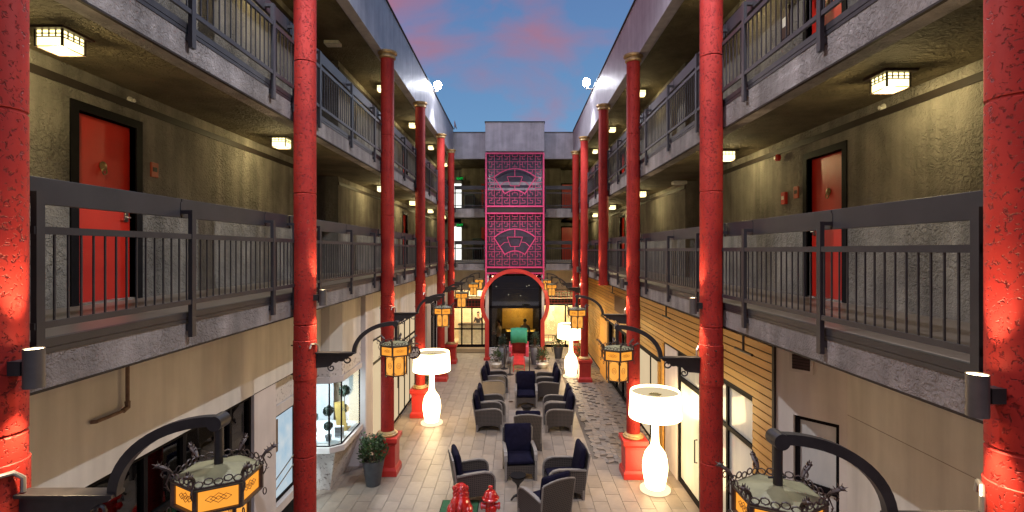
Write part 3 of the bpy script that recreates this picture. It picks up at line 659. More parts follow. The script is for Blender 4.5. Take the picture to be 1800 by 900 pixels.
# cedar cladding
XW = 3.55
wwall('cladding_backing', 'backing', wr, (XW, XW+0.2, 7.07, 26.7, 2.87, 4.05), (XW, XW+0.2, 12.3, 26.7, 2.35, 2.87), (XW, XW+0.2, 7.07, 7.68, 0, 2.87), (XW, XW+0.2, 9.75, 9.95, 0, 2.87), (XW, XW+0.2, 12.3, 12.72, 0, 2.35), (XW, XW+0.2, 14.9, 16.3, 0, 2.35), (XW, XW+0.2, 19.7, 26.7, 0, 2.35))
clad = thing('wood_cladding', 'golden cedar board cladding with dark gaps above and between the right shopfronts', 'cladding', (XW, 7.05, 0))
pitch = 0.123; rb = random.Random(3)
cache = {}
def board(y0, y1, z):
    key = round(y1 - y0, 3)
    if key not in cache:
        me = B(-0.022, -0.002, 0, y1-y0, 0, pitch-0.018).mesh('board'); me.materials.append(M['wood']); cache[key] = me
    link('board', cache[key], clad, (rb.uniform(-0.002, 0.001), y0-7.05, z))
k = 0; z = 4.03 - pitch
while z > 0.0:
    segs = []
    if z > 2.87: segs = [(7.07, 12.28), (12.285, 19.5), (19.505, 26.65)]
    elif z > 2.35: segs = [(7.07, 7.66), (12.3, 19.5), (19.505, 26.65)]
    else: segs = [(7.07, 7.66), (12.74, 12.74), (14.92, 16.28), (21.5, 26.65)]
    for a, b in segs:
        if b - a > 0.1: board(a, b, z)
    z -= pitch
B(-0.05, -0.003, 12.3-7.05, 12.42-7.05, 0, 2.86).build('corner_post', 'wood', clad); B(-0.05, -0.003, 12.6-7.05, 12.72-7.05, 0, 2.34).build('corner_post', 'wood', clad)
B(-0.06, -0.003, 19.72-7.05, 21.45-7.05, 0, 2.36).build('corner_panel', 'wood', clad); B(-0.03, -0.002, 7.0-7.05, 7.06-7.05, 0, 4.0).build('end_trim', 'trim', clad)
storefront(wr, 1, XW+0.03, 7.68, 9.75, 0.1, 2.87, (8.72,), (2.1,), 'paper', fw=0.07)
storefront(wr, 1, XW+0.03, 9.95, 11.35, 0.02, 2.87, (), (2.3,), 'paper', fw=0.10)
wwall('white_panel', 'white_plaster', wr, (XW+0.01, XW+0.15, 11.36, 12.29, 0.0, 2.87))
storefront(wr, 1, XW+0.0, 12.74, 14.9, 0.1, 2.35, (13.6,), (), 'glow_warm', fd=0.045); room(wr, XW+0.15, XW+1.6, 12.74, 14.9, 2.4, 'room_cream', 'e_cream')
storefront(wr, 1, XW+0.03, 16.3, 19.7, 0.1, 2.35, (17.4, 18.5), (), 'dark_glass'); room(wr, XW+0.15, XW+2.0, 16.3, 19.7, 2.4, 'room_dark')
MB().tube([(XW+0.02, 10.12, 0.9), (XW-0.03, 10.12, 0.9), (XW-0.03, 10.12, 1.35), (XW+0.02, 10.12, 1.35)], 0.013, 6).build('door_pull', 'iron', wr)
B(XW-0.035, XW-0.024, 16.55, 18.4, 2.95, 3.5).build('slatted_panel', surf('brown_panel', (0.16, 0.075, 0.035), 0.6, nscale=9, stretch=(1, 8, 0.6), lo=0.45, hi=0.55), wr)
for i, y in enumerate((7.45, 11.3, 17.6)):
    t = thing('pipe_hanger', f"black inverted T shaped pipe hanging before the cedar boards, {('nearest the angled wall','above the glass door','farthest back')[i]}", 'pipe hanger', (3.30, y, 4.06), 0, 'T shaped pipe hangers on the right')
    MB().tube([(0, 0, 0), (0, 0, -0.42)], 0.018, 8).build('drop_rod', 'iron', t, True); MB().tube([(0, -0.28, -0.43), (0, 0.28, -0.43)], 0.02, 8).build('cross_bar', 'iron', t, True); MB().lathe([(0.05, 0), (0.05, -0.02)], 12).build('flange', 'iron', t)

# ------------------------------------------------------------------ back wing
bk = thing('hotel_wing', 'far cross wing of the hotel behind the lattice tower, with a glazed lobby below', 'building')
for k in (0, 1):
    fb = (4.14, 6.69)[k]; zd = (4.47, 7.13)[k]
    for (a, b) in ((-3.12, -1.46), (1.30, 2.80)):
        B(a, b, YB, YB+0.2, fb, zd).build('fascia', 'fascia', bk); B(a, b, YB-0.01, YB+0.05, zd-0.02, zd+0.03).build('edge_trim', 'rail', bk)
    B(-3.12, 2.80, YB+0.2, YE, zd-0.14, zd+0.004).build('walkway_deck', 'deck', bk)
    zc = (6.98, 10.10)[k]
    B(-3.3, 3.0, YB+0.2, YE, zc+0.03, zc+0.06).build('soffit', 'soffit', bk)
    # back corridor wall with bright opening, doors
    B(-3.38, 2.72, YE-0.6, YE-0.4, zd, zc+0.02).build('corridor_wall', 'stucco', bk)
    B(-5.5, 5.5, YE+0.2, YE+0.3, zd-0.3, zc+0.2).build('corridor_wall', 'stucco', bk)
    B(-4.0, -3.42, YE-0.3, YE-0.25, zd, zd+2.1).build('lit_doorway', 'e_white', bk)
    B(-3.41, -3.395, YE-0.35, YE-0.25, zd, zd+2.15).build('door_frame', 'offwhite', bk)
    B(2.80, 3.60, YE-0.3, YE-0.25, zd, zd+2.04).build('door', 'red_door', bk); B(2.72, 2.80, YE-0.32, YE-0.25, zd, zd+2.1).build('door_frame', 'black', bk); B(2.72, 3.68, YE-0.32, YE-0.25, zd+2.045, zd+2.12).build('door_frame', 'black', bk)
    B(-2.15, -1.5, YE-0.66, YE-0.61, zd, zd+2.04).build('door', 'red_door', bk)
    for q in range(6): B((-3.6, -3.6)[k], -3.0, 0, 0, 0, 0) if False else None
PX = [(-3.12, -1.46), (1.30, 2.80)]
B(-3.05, -1.46, YB, YB+0.22, 9.52, 10.78).build('parapet', 'parapet', bk); B(1.30, 2.73, YB, YB+0.22, 9.52, 10.78).build('parapet', 'parapet', bk)
B(-3.1, 2.8, YB-0.03, YB+0.27, 10.78, 10.81).build('parapet_cap', 'trim', bk); B(-3.3, 3.1, YB+0.22, YE+0.3, 10.14, 10.4).build('roof', 'trim', bk)
# exit signs
for k in (0, 1):
    z = (6.62, 9.42)[k]
    t = thing('exit_sign', f"green lit EXIT sign hanging over the bright doorway on the far {LEVEL[k]} walkway", 'exit sign', (-3.42, 30.9, z), 0, 'green exit signs')
    B(-0.2, 0.2, -0.03, 0.03, -0.12, 0.12).build('housing', 'black', t); B(-0.02, 0.02, -0.02, 0.02, 0.12, 0.4).build('stem', 'black', t)
    cu = bpy.data.curves.new('exit_text', 'FONT'); cu.body = 'EXIT'; cu.size = 0.19; cu.align_x = 'CENTER'; cu.align_y = 'CENTER'; cu.extrude = 0.004
    to = bpy.data.objects.new('tmp', cu); COL.objects.link(to); me = bpy.data.meshes.new_from_object(to); bpy.data.objects.remove(to)
    me.transform(Matrix.Translation((0, -0.036, 0)) @ Matrix.Rotation(R(90), 4, 'X')); me.materials.clear(); me.materials.append(M['e_green']); link('lettering', me, t)
for k, x, lab in ((1, -2.85, 'top'), (0, -2.35, 'middle')):
    zd = (4.47, 7.13)[k]
    t = thing('vending_cabinet', f"dark teal cabinet against the wall on the far {lab} walkway", 'cabinet', (x, 31.0, zd+0.005), 0, 'dark teal cabinets')
    B(-0.28, 0.28, -0.3, 0.3, 0, 1.35).build('case', 'teal', t, bevel=0.02); B(-0.24, 0.24, -0.315, -0.30, 0.75, 1.25).build('door_panel', 'room_dark', t); B(-0.24, 0.24, -0.315, -0.30, 0.1, 0.68).build('door_panel', 'black', t)
def back_rail(k, a, b, label):
    zd = (4.47, 7.13)[k]
    t = thing('railing', label, 'railing', (a, YB-0.05, zd), 0, 'railings of the far balconies')
    w_ = b - a
    B(0, w_, 0.1, 0.14, 0.91, 1.09).build('handrail', 'rail', t); B(0, w_, -0.014, 0.014, 0.705, 0.755).build('middle_rail', 'rail', t); B(0, w_, -0.014, 0.014, 0.09, 0.135).build('bottom_rail', 'rail', t)
    pk = B(-0.0058, 0.0058, -0.0058, 0.0058, 0.13, 0.71).mesh('picket'); pk.materials.append(M['rail']); n = int(w_/0.11)
    for i in range(n): link('picket', pk, t, ((i+0.5)*w_/n, 0, 0))
    pm = B(-0.025, 0.025, -0.02, 0.02, -0.2, 0.98).mesh('post'); pm.materials.append(M['rail'])
    for x in (0.05, w_-0.05): link('post', pm, t, (x, -0.01, 0))
for k in (0, 1):
    back_rail(k, -3.0, -1.5, f"railing of the far {LEVEL[k]} balcony left of the lattice tower"); back_rail(k, 1.34, 2.7, f"railing of the far {LEVEL[k]} balcony right of the lattice tower")
# ground floor of the back wing
YG = 26.7
for (a, b) in ((-3.56, -1.40), (1.25, 3.55)):
    B(a, b, YG, YG+0.2, 3.05, 4.6).build('upper_wall', 'plaster', bk)
    B(a, b, YB+0.2, YG, 4.30, 4.32).build('soffit', 'plaster', bk)
def storefront_y(par, y, x0, x1, z0, z1, vs, hs, glass, fw=0.07, fd=0.07):
    f = MB(); xs = [x0]+list(vs)+[x1]; zs = [z0]+list(hs)+[z1]; e = fw/2
    f.box(x0, x1, y, y+fd, z0, z0+fw*2); f.box(x0, x1, y, y+fd, z1-fw, z1)
    for x in xs: f.box(x-e, x+e, y-0.002, y+fd, z0+0.001, z1-0.001)
    for z in hs: f.box(x0, x1, y+0.002, y+fd, z-e, z+e)
    w_ = f.build('shop_window', 'black', par)
    for a, b in zip(xs[:-1], xs[1:]):
        for c, d in zip(zs[:-1], zs[1:]): B(a+0.01, b-0.01, y+fd*0.45, y+fd*0.55, c+0.01, d-0.01).build('pane', glass, w_)
    return w_
storefront_y(bk, YG, -3.30, -1.62, 0.05, 2.15, (-2.86, -2.33, -1.80), (1.0,), 'glass'); storefront_y(bk, YG+0.02, -3.30, -1.42, 2.62, 3.05, (-2.7, -2.1), (), 'glass', fw=0.04)
storefront_y(bk, YG, 1.32, 3.50, 0.05, 2.30, (2.55,), (), 'glass'); storefront_y(bk, YG+0.02, 1.32, 3.5, 2.62, 3.05, (), (), 'dark_glass', fw=0.04)
B(-3.56, -3.30, YG, YG+0.15, 0, 3.05).build('pilaster', 'white_plaster', bk)
m = MB(); room_ = m.box(-3.56, 3.56, 29.6, 29.7, 0, 3.1).box(-3.56, 3.56, YG+0.2, 29.6, 3.08, 3.12).box(-3.6, -3.56, YG, 29.6, 0, 3.1).box(3.56, 3.6, YG, 29.6, 0, 3.1).box(-1.45, -1.40, 24.2, 29.6, 0, 3.08).box(1.25, 1.30, 24.2, 29.6, 0, 3.08).box(-3.56, 3.56, YG+0.2, 29.6, -0.02, 0.02).build('lobby_interior', 'room_cream', bk)
B(-3.2, -1.6, 27.3, 29.0, 3.03, 3.06).build('ceiling_panel', 'e_cream', bk); B(1.5, 3.3, 27.3, 29.0, 3.03, 3.06).build('ceiling_panel', 'e_cream', bk)
def red_grid(x0, x1, z0, z1, label, y=YG-0.25, st=0.16):
    t = thing('lattice_beam', label, 'lattice', (x0, y, z0), 0, 'red lattice friezes over the lobby doors')
    w_, h_ = x1-x0, z1-z0
    B(0, w_, -0.02, 0.02, 0, 0.045).build('lower_rail', 'red_paint', t); B(0, w_, -0.02, 0.02, h_-0.03, h_).build('upper_rail', 'red_paint', t)
    m = MB(); n = int(w_/st)
    for i in range(n+1): m.box(i*w_/n-0.01, i*w_/n+0.01, -0.011, 0.011, 0.045, h_-0.03)
    for q in range(1, int(h_/st)): m.box(0, w_, -0.008, 0.008, q*st-0.009, q*st+0.009)
    m.build('bars', 'red_paint', t, )['kind'] = 'stuff'
red_grid(-3.3, -1.5, 2.17, 2.55, 'red lattice frieze over the glass doors left of the moon gate')
red_grid(1.3, 3.3, 2.35, 3.0, 'red lattice frieze over the lit window right of the moon gate')
wwall('frieze_backing', 'room_dark', bk, (-3.3, -1.42, YG-0.02, YG+0.05, 2.16, 2.6)); wwall('frieze_backing', 'room_dark', bk, (1.3, 3.5, YG-0.02, YG+0.05, 2.31, 2.6))
# lobby furniture
t = thing('reception_counter', 'pale reception counter behind the glass doors on the left', 'counter', (-2.35, 28.2, 0.02)); B(-0.8, 0.8, -0.3, 0.3, 0, 1.0).build('body', 'offwhite', t); B(-0.85, 0.85, -0.34, 0.34, 1.0, 1.05).build('countertop', 'trim', t)

# ------------------------------------------------------------------ lattice lift tower
TX0, TX1, TY = -1.46, 1.30, 23.9
tw = thing('lift_tower', 'central tower with a plain grey top over magenta red lattice panels', 'tower', (0, 0, 0))
B(TX0, TX1, TY, TY+2.4, 9.72, 11.08).build('tower_head', 'parapet', tw, bevel=0.01); B(TX0-0.03, TX1+0.03, TY-0.03, TY+2.43, 11.08, 11.12).build('cap', 'trim', tw)
B(TX0+0.08, TX1-0.08, TY+0.45, TY+0.5, 3.6, 9.70).build('shaft_glass', surf('shaft_glass', (0.05, 0.035, 0.055), 0.12, spec=0.8), tw)
B(TX0+0.02, TX0+0.07, TY+0.1, TY+2.4, 4.0, 9.70).build('side_wall', 'parapet', tw); B(TX1-0.07, TX1-0.02, TY+0.1, TY+2.4, 4.0, 9.70).build('side_wall', 'parapet', tw)
B(TX0+0.1, TX1-0.1, TY+0.42, TY+0.46, 8.2, 8.35).build('floor_beam', 'parapet', tw)
B(TX0+0.1, TX1-0.1, TY+0.40, TY+0.45, 7.95, 8.06).build('floor_beam', 'parapet', tw)
B(TX0+0.1, TX1-0.1, TY+0.2, TY+0.45, 6.98, 7.18).build('floor_beam', 'trim', tw)
def lattice(z0, z1, name='lattice_panel', arch=False):
    w_ = TX1 - TX0; h_ = z1 - z0; cx = (TX0+TX1)/2; cz = (z0+z1)/2
    fr = MB(); y0, y1 = TY-0.02, TY+0.05
    fr.box(TX0, TX0+0.07, y0, y1, z0, z1); fr.box(TX1-0.07, TX1, y0, y1, z0, z1)
    if not arch: fr.box(TX0+0.07, TX1-0.07, y0, y1, z0, z0+0.06)
    fr.box(TX0+0.07, TX1-0.07, y0, y1, z1-0.06, z1)
    f = fr.build(name, 'magenta', tw)
    def P2(u, v): return (cx + u*w_, TY+0.012, cz + v*h_)
    inner = lambda u, v: False
    if not arch:
        def arc(u0, v0, pk, n=14):
            # parabola-like arc symmetric about u = 0 from (-u0, v0) to (u0, v0) peaking at pk
            return [(-u0 + 2*u0*i/n, pk + (v0-pk)*((-u0+2*u0*i/n)/u0)**2) for i in range(n+1)]
        top = arc(0.355, 0.05, 0.205); bot = arc(0.17, -0.256, -0.19)
        def inner(u, v):
            au = abs(u)
            if au > 0.355: return False
            vt = 0.205 + (0.05-0.205)*(au/0.355)**2
            if v > vt: return False
            # side edge from (.355,.05) to (.17,-.256)
            if au > 0.17: return v > 0.05 + (au-0.355)*(0.306/0.185)
            return v > -0.19 + (-0.066)*(au/0.17)**2
        fan = MB()
        for pts in (top, bot):
            for a, b in zip(pts[:-1], pts[1:]): fan.bar(P2(*a), P2(*b), 0.05, 0.045)
        for q in (-1, 1): fan.bar(P2(q*0.355, 0.05), P2(q*0.17, -0.256), 0.05, 0.045)
        fan.build('fan_frame', 'magenta', f)
        fi = MB()
        for a, b in (((-0.13, 0.06), (-0.075, -0.11)), ((0.13, 0.06), (0.075, -0.11)), ((-0.13, 0.06), (0.13, 0.06)), ((-0.075, -0.11), (0.075, -0.11)), ((0, 0.20), (0, 0.06)), ((0, -0.11), (0, -0.19)),
                     ((-0.10, -0.03), (-0.18, -0.04)), ((-0.18, -0.04), (-0.25, -0.11)), ((0.10, -0.03), (0.18, -0.04)), ((0.18, -0.04), (0.25, -0.11))):
            fi.bar(P2(*a), P2(*b), 0.03, 0.025)
        fi.build('fan_muntins', 'magenta', f)
    else:
        inner = lambda u, v: ((u*w_)**2 + (cz+v*h_-2.66)**2) < 1.60**2
    bars = MB(); n = 22; mrows = max(4, int(round(n*h_/w_))); rnd = random.Random(11)
    keep = {}
    for i in range(n//2 + 1):
        for j in range(mrows + 1):
            jj = min(j, mrows-j) if not arch else j
            # stepped key-fret rule repeated on a 6-cell module
            a_, b_ = i % 6, jj % 6
            keep[(i, j, 'h')] = (b_ in (0, 3)) or ((a_ + b_) % 3 == 0) or (a_ in (1, 4) and b_ in (1, 5))
            keep[(i, j, 'v')] = (a_ in (0, 3)) or ((a_ + 2*b_) % 3 == 0) or (b_ in (2, 4) and a_ in (2,))
    du, dvv = 0.95/n, 0.95/mrows
    for i in range(n):
        for j in range(mrows+1):
            ii = i if i < n//2 else n-1-i
            u, v = -0.475 + i*du, -0.475 + j*dvv
            if keep.get((ii, j, 'h')) and not inner(u+du/2, v):
                bars.bar(P2(u, v), P2(u+du, v), 0.016, 0.017)
    for i in range(n+1):
        for j in range(mrows):
            ii = i if i <= n//2 else n-i
            u, v = -0.475 + i*du, -0.475 + j*dvv
            if keep.get((ii, j, 'v')) and not inner(u, v+dvv/2):
                bars.bar(P2(u, v), P2(u, v+dvv), 0.017, 0.016)
    o = bars.build('fretwork', 'magenta', f); o['kind'] = 'stuff'
    return f
lattice(7.12, 9.66); lattice(4.27, 6.86); lattice(3.42, 4.06, arch=True)
for x in (TX0, TX1-0.07): B(x, x+0.07, TY-0.015, TY+0.05, 6.86, 7.12).build('side_post', 'magenta', tw); B(x, x+0.07, TY-0.015, TY+0.05, 4.06, 4.27).build('side_post', 'magenta', tw)
wwall('belt', 'trim', tw, (TX0+0.07, TX1-0.07, TY+0.03, TY+0.2, 6.87, 7.11)); wwall('belt', 'trim', tw, (TX0+0.07, TX1-0.07, TY+0.03, TY+0.2, 4.07, 4.26))
# ground storey of the tower: dark lobby glazing
wwall('low_wall', 'white_plaster', tw, (TX0, TX1, TY+0.02, TY+0.25, 0, 0.55)); 
wwall('side_pier', 'white_plaster', tw, (TX0, TX0+0.16, TY+0.05, TY+0.3, 0.55, 4.0)); wwall('side_pier', 'white_plaster', tw, (TX1-0.12, TX1, TY+0.05, TY+0.3, 0.55, 4.0))
m = MB(); x0, x1 = TX0+0.16, TX1-0.12
m.box(x0, x0+0.14, TY+0.1, TY+0.2, 0.55, 4.0).box(x1-0.14, x1, TY+0.1, TY+0.2, 0.55, 4.0).box(x0, x1, TY+0.1, TY+0.2, 2.38, 2.50).box(x0, x1, TY+0.1, TY+0.2, 0.55, 0.62).box(x0, x1, TY+0.1, TY+0.2, 3.9, 4.0)
gw = m.build('lobby_window', 'black', tw); B(x0+0.14, x1-0.14, TY+0.14, TY+0.15, 0.62, 2.38).build('pane', 'bar_glass', gw); B(x0+0.14, x1-0.14, TY+0.14, TY+0.15, 2.5, 3.9).build('pane', 'dark_glass', gw)
m = MB(); m.box(-1.39, 1.23, 26.9, 27.0, 0, 4.1).box(-1.39, 1.23, TY+0.3, 26.9, 4.08, 4.12).box(-1.39, -1.36, TY+0.3, 26.9, 0, 4.1).box(1.20, 1.23, TY+0.3, 26.9, 0, 4.1).build('bar_interior', 'room_dark', tw)
B(-0.75, 0.85, 26.85, 26.89, 1.0, 2.2).build('yellow_wall', 'room_yellow', tw)
B(-0.75, 0.85, 26.55, 26.6, 2.17, 2.2).build('bar_light', 'e_yellow', tw)
B(-0.55, 0.95, 26.0, 26.3, 0.98, 1.06).build('bar_counter', 'room_yellow', tw); B(-0.5, 0.9, 26.02, 26.28, 0, 0.97).build('bar_front', 'room_dark', tw); B(-0.5, 0.9, 25.98, 26.0, 0.99, 1.02).build('counter_light', 'e_yellow', tw)
light('bar_lamp', 'POINT', (0.05, 26.0, 2.15), 45, (1.0, 0.68, 0.22), 0.15, parent=tw)
rnd = random.Random(2)
m = MB()
for i in range(8): m.ball((-1.08 + i*0.28 + rnd.uniform(-.04,.04), TY+0.30, 2.56 + rnd.uniform(-.01,.01)), 0.016, 8, 5)
m.build('bulb_row', 'e_bulb', tw)
m = MB()
for (x, z) in ((-1.0, 3.3), (0.5, 3.32), (0.62, 3.36), (-0.4, 2.9), (0.2, 2.85)): m.ball((x, 25.4, z), 0.03, 8, 5)
m.build('pendant_bulbs', 'e_bulb', tw)
# moon gate ring
mg = thing('moon_gate', 'round red moon gate arch standing on two legs before the dark lobby window', 'arch', (-0.08, TY-0.10, 0))
ro, ri = 1.61, 1.44; cz = 2.63
an = math.asin(1.42/ro)  # opening half angle at the foot
pts_o = []; pts_i = []
a0 = R(-32.2)
poly = []
m = MB(); nseg = 48; vs = []; fs = []
for i in range(nseg+1):
    t_ = a0 + (math.pi - 2*a0) * i / nseg
    for (rr, yy) in ((ro, -0.09), (ro, 0.09), (ri, 0.09), (ri, -0.09)): vs.append((rr*math.cos(t_), yy, cz + rr*math.sin(t_)))
for i in range(nseg):
    for j in range(4): fs.append((i*4+j, i*4+(j+1) % 4, (i+1)*4+(j+1) % 4, (i+1)*4+j))
fs += [(0,1,2,3), (nseg*4+3, nseg*4+2, nseg*4+1, nseg*4)]
m.add(vs, fs); m.build('ring', 'red_paint', mg)
for q in (-1, 1):
    xx = q*1.29
    B(xx-0.09, xx+0.09, -0.092, 0.092, 0.12, cz + (ro+ri)/2*math.sin(a0) + 0.03).build('leg', 'red_paint', mg); B(xx-0.15, xx+0.15, -0.13, 0.13, 0, 0.12).build('foot', 'red_paint', mg, bevel=0.01)

# ------------------------------------------------------------------ paving
TW, TL = 0.30, 0.60
rp = random.Random(5)
tiles = []
x = -4.75; ci = 0
def in_stone(x, y): return x > 1.95 + 0.02*math.sin(y*3) and 12.35 < y < 24.0
while x < 4.2:
    y = 8.9 + (TL/2 if ci % 2 else 0)
    while y < 26.7:
        if not in_stone(x+TW*0.7, y+TL/2): tiles.append((x, y))
        y += TL
    x += TW; ci += 1
tiles.sort(key=lambda q: (q[1] + (0 if abs(q[0]) < 3.6 else 6)))
tm = B(0.004, TW-0.004, 0.004, TL-0.004, -0.03, 0.0).mesh('tile'); tm.materials.append(M['tile'])
for (x, y) in tiles[:300]: link('tile', tm, gr, (x, y, rp.uniform(-0.0015, 0.0015)))
m = MB()
for (x, y) in tiles[300:]:
    z = rp.uniform(-0.0015, 0.0015); m.box(x+0.004, x+TW-0.004, y+0.004, y+TL-0.004, -0.03+z, z)
for q in range(-10, 15):
    for r_ in range(-5, 15): pass
o = m.build('paving_tiles', 'tile', gr); o['kind'] = 'stuff'
o = B(-4.8, 4.2, -3, 8.9, -0.03, -0.001).build('paving', 'tile', gr)
# flagstone strip
cell = 0.135; nx = int((3.56-1.95)/cell)+1; ny = int((24.0-12.35)/cell)
g = {}
for i in range(nx+2):
    for j in range(ny+2): g[(i, j)] = (1.97+i*cell + rp.uniform(-0.055, 0.055), 12.35+j*cell + rp.uniform(-0.055, 0.055))
stones = []
for i in range(nx):
    for j in range(ny):
        q = [g[(i, j)], g[(i+1, j)], g[(i+1, j+1)], g[(i, j+1)]]
        if i % 3 == (j*2) % 3 and rp.random() < 0.4: continue
        cx = sum(p_[0] for p_ in q)/4; cy = sum(p_[1] for p_ in q)/4
        q = [(cx+(a-cx)*0.95, cy+(b-cy)*0.95) for a, b in q]; stones.append((cx, cy, q))
stones.sort(key=lambda a: a[1])
fl = MB()
for n_i, (cx, cy, q) in enumerate(stones):
    z = rp.uniform(-0.002, 0.004)
    if n_i < 300: MB().prism([(a-cx, b-cy) for a, b in q], -0.03, 0).build('stone', 'stone', gr, loc=(cx, cy, z))
    else: fl.prism(q, -0.03+z, z)
fl.build('stone_paving', 'stone', gr)['kind'] = 'stuff'
t = thing('floor_drain', 'small round brown drain cover in the paving left of the far side table', 'drain', (-0.19, 17.25, 0.001))
MB().lathe([(0.0, 0), (0.085, 0), (0.085, 0.006), (0.0, 0.006)], 20, cap=False).build('cover', 'rust', t)
for q in range(-2, 3): B(-0.055, 0.055, q*0.028-0.005, q*0.028+0.005, 0.006, 0.008).build('slot', 'black', t)
# doormat
t = thing('doormat', 'brown mat before the glass doors left of the moon gate', 'mat', (-2.45, 25.9, 0.002)); B(-0.9, 0.9, -0.45, 0.45, 0, 0.012).build('mat', surf('brown_mat', (0.16, 0.11, 0.07), 0.95, nscale=30), t); B(-0.94, 0.94, -0.49, 0.49, 0, 0.006).build('border', 'trim', t)

# ------------------------------------------------------------------ lantern brackets and lanterns
HX = [(math.cos(R(-90+60*i)), math.sin(R(-90+60*i))) for i in range(6)]
def bracket_proto(loc, rz, label):
    """local +x points into the courtyard from the column centre"""
    t = thing('lantern_bracket', label, 'bracket', loc, rz, 'curved black lantern brackets on the red columns')
    m = MB()
    prof = [(0.152, 3.30), (0.158, 3.305), (0.158, 3.84), (0.152, 3.845)]
    m.lathe(prof, 36, cap=False); m.build('clamp_sleeve', 'red_column', t, True)
    bl = B(-0.02, 0.02, -0.008, 0.008, -0.008, 0.008).mesh('bolt'); bl.materials.append(M['iron'])
    for z in (3.38, 3.78):
        for a in (150, 210, -90, 90):
            q = link('bolt', bl, t, (0.164*math.cos(R(a)), 0.164*math.sin(R(a)), z)); q.rotation_euler = (0, 0, R(a))
    x0 = 0.158
    B(x0, 0.71, -0.05, 0.05, 3.650, 3.672).build('top_flange', 'iron', t, bevel=0.003)
    MB().prism([(x0, 3.650), (0.69, 3.650), (0.66, 3.62), (0.60, 3.60), (0.53, 3.54), (0.48, 3.545), (0.44, 3.52), (0.40, 3.53), (0.36, 3.48), (0.30, 3.46), (x0, 3.45)], -0.012, 0.012, 'y').build('web_plate', 'iron', t)
    def spiral(cx, cz, r0, turns, sgn, st):
        return [(cx + (r0*(1-0.75*i/22))*math.cos(st + sgn*turns*2*math.pi*i/22), 0, cz + (r0*(1-0.75*i/22))*math.sin(st + sgn*turns*2*math.pi*i/22)) for i in range(23)]
    MB().tube(spiral(0.60, 3.565, 0.062, 1.15, 1, R(120)), 0.011, 6).build('scroll', 'iron', t, True)
    MB().tube(spiral(0.37, 3.45, 0.05, 1.15, 1, R(150)), 0.010, 6).build('scroll', 'iron', t, True)
    pts = [(0.69 + 0.58*(1-math.cos(R(90*i/16))), 0, 3.655 + 0.42*math.sin(R(90*i/16))) for i in range(17)]
    m = MB()
    for i, p_ in enumerate(pts):
        a = pts[max(0, i-1)]; b = pts[min(16, i+1)]; d = (Vector(b)-Vector(a)).normalized(); nrm = Vector((-d.z, 0, d.x))
        w1, w2 = 0.024, 0.028
        q = Vector(p_); vs = [q - nrm*w2 + Vector((0,-w1,0)), q - nrm*w2 + Vector((0,w1,0)), q + nrm*w2 + Vector((0,w1,0)), q + nrm*w2 + Vector((0,-w1,0))]
        m.v += [tuple(v) for v in vs]
        if i:
            k = i*4
            for j in range(4): m.f.append((k-4+j, k-4+(j+1) % 4, k+(j+1) % 4, k+j))
    m.f += [(0,1,2,3), (64+3, 64+2, 64+1, 64)]
    m.build('curved_arm', 'iron', t, True)
    e = MB().lathe([(0.0, -0.05), (0.042, -0.05), (0.042, 0.05), (0.0, 0.05)], 20, cap=False); e.xf(Matrix.Translation((1.28, 0, 4.07)) @ Matrix.Rotation(R(90), 4, 'X')); e.build('end_cap', 'iron', t, True)
    MB().tube([(1.28, 0, 4.05), (1.28, 0, 3.83)], 0.024, 14).build('drop_pipe', 'iron', t, True)
    MB().tube([(1.24, 0, 3.87), (1.33, 0, 3.87)], 0.006, 6).build('pin', 'iron', t)
    MB().tube([(0.19, -0.02, 3.68), (0.19, -0.02, 3.76), (0.165, -0.05, 3.80), (0.13, -0.11, 3.80), (0.12, -0.13, 3.74)], 0.014, 8).build('conduit', 'steel', t, True)
    return t
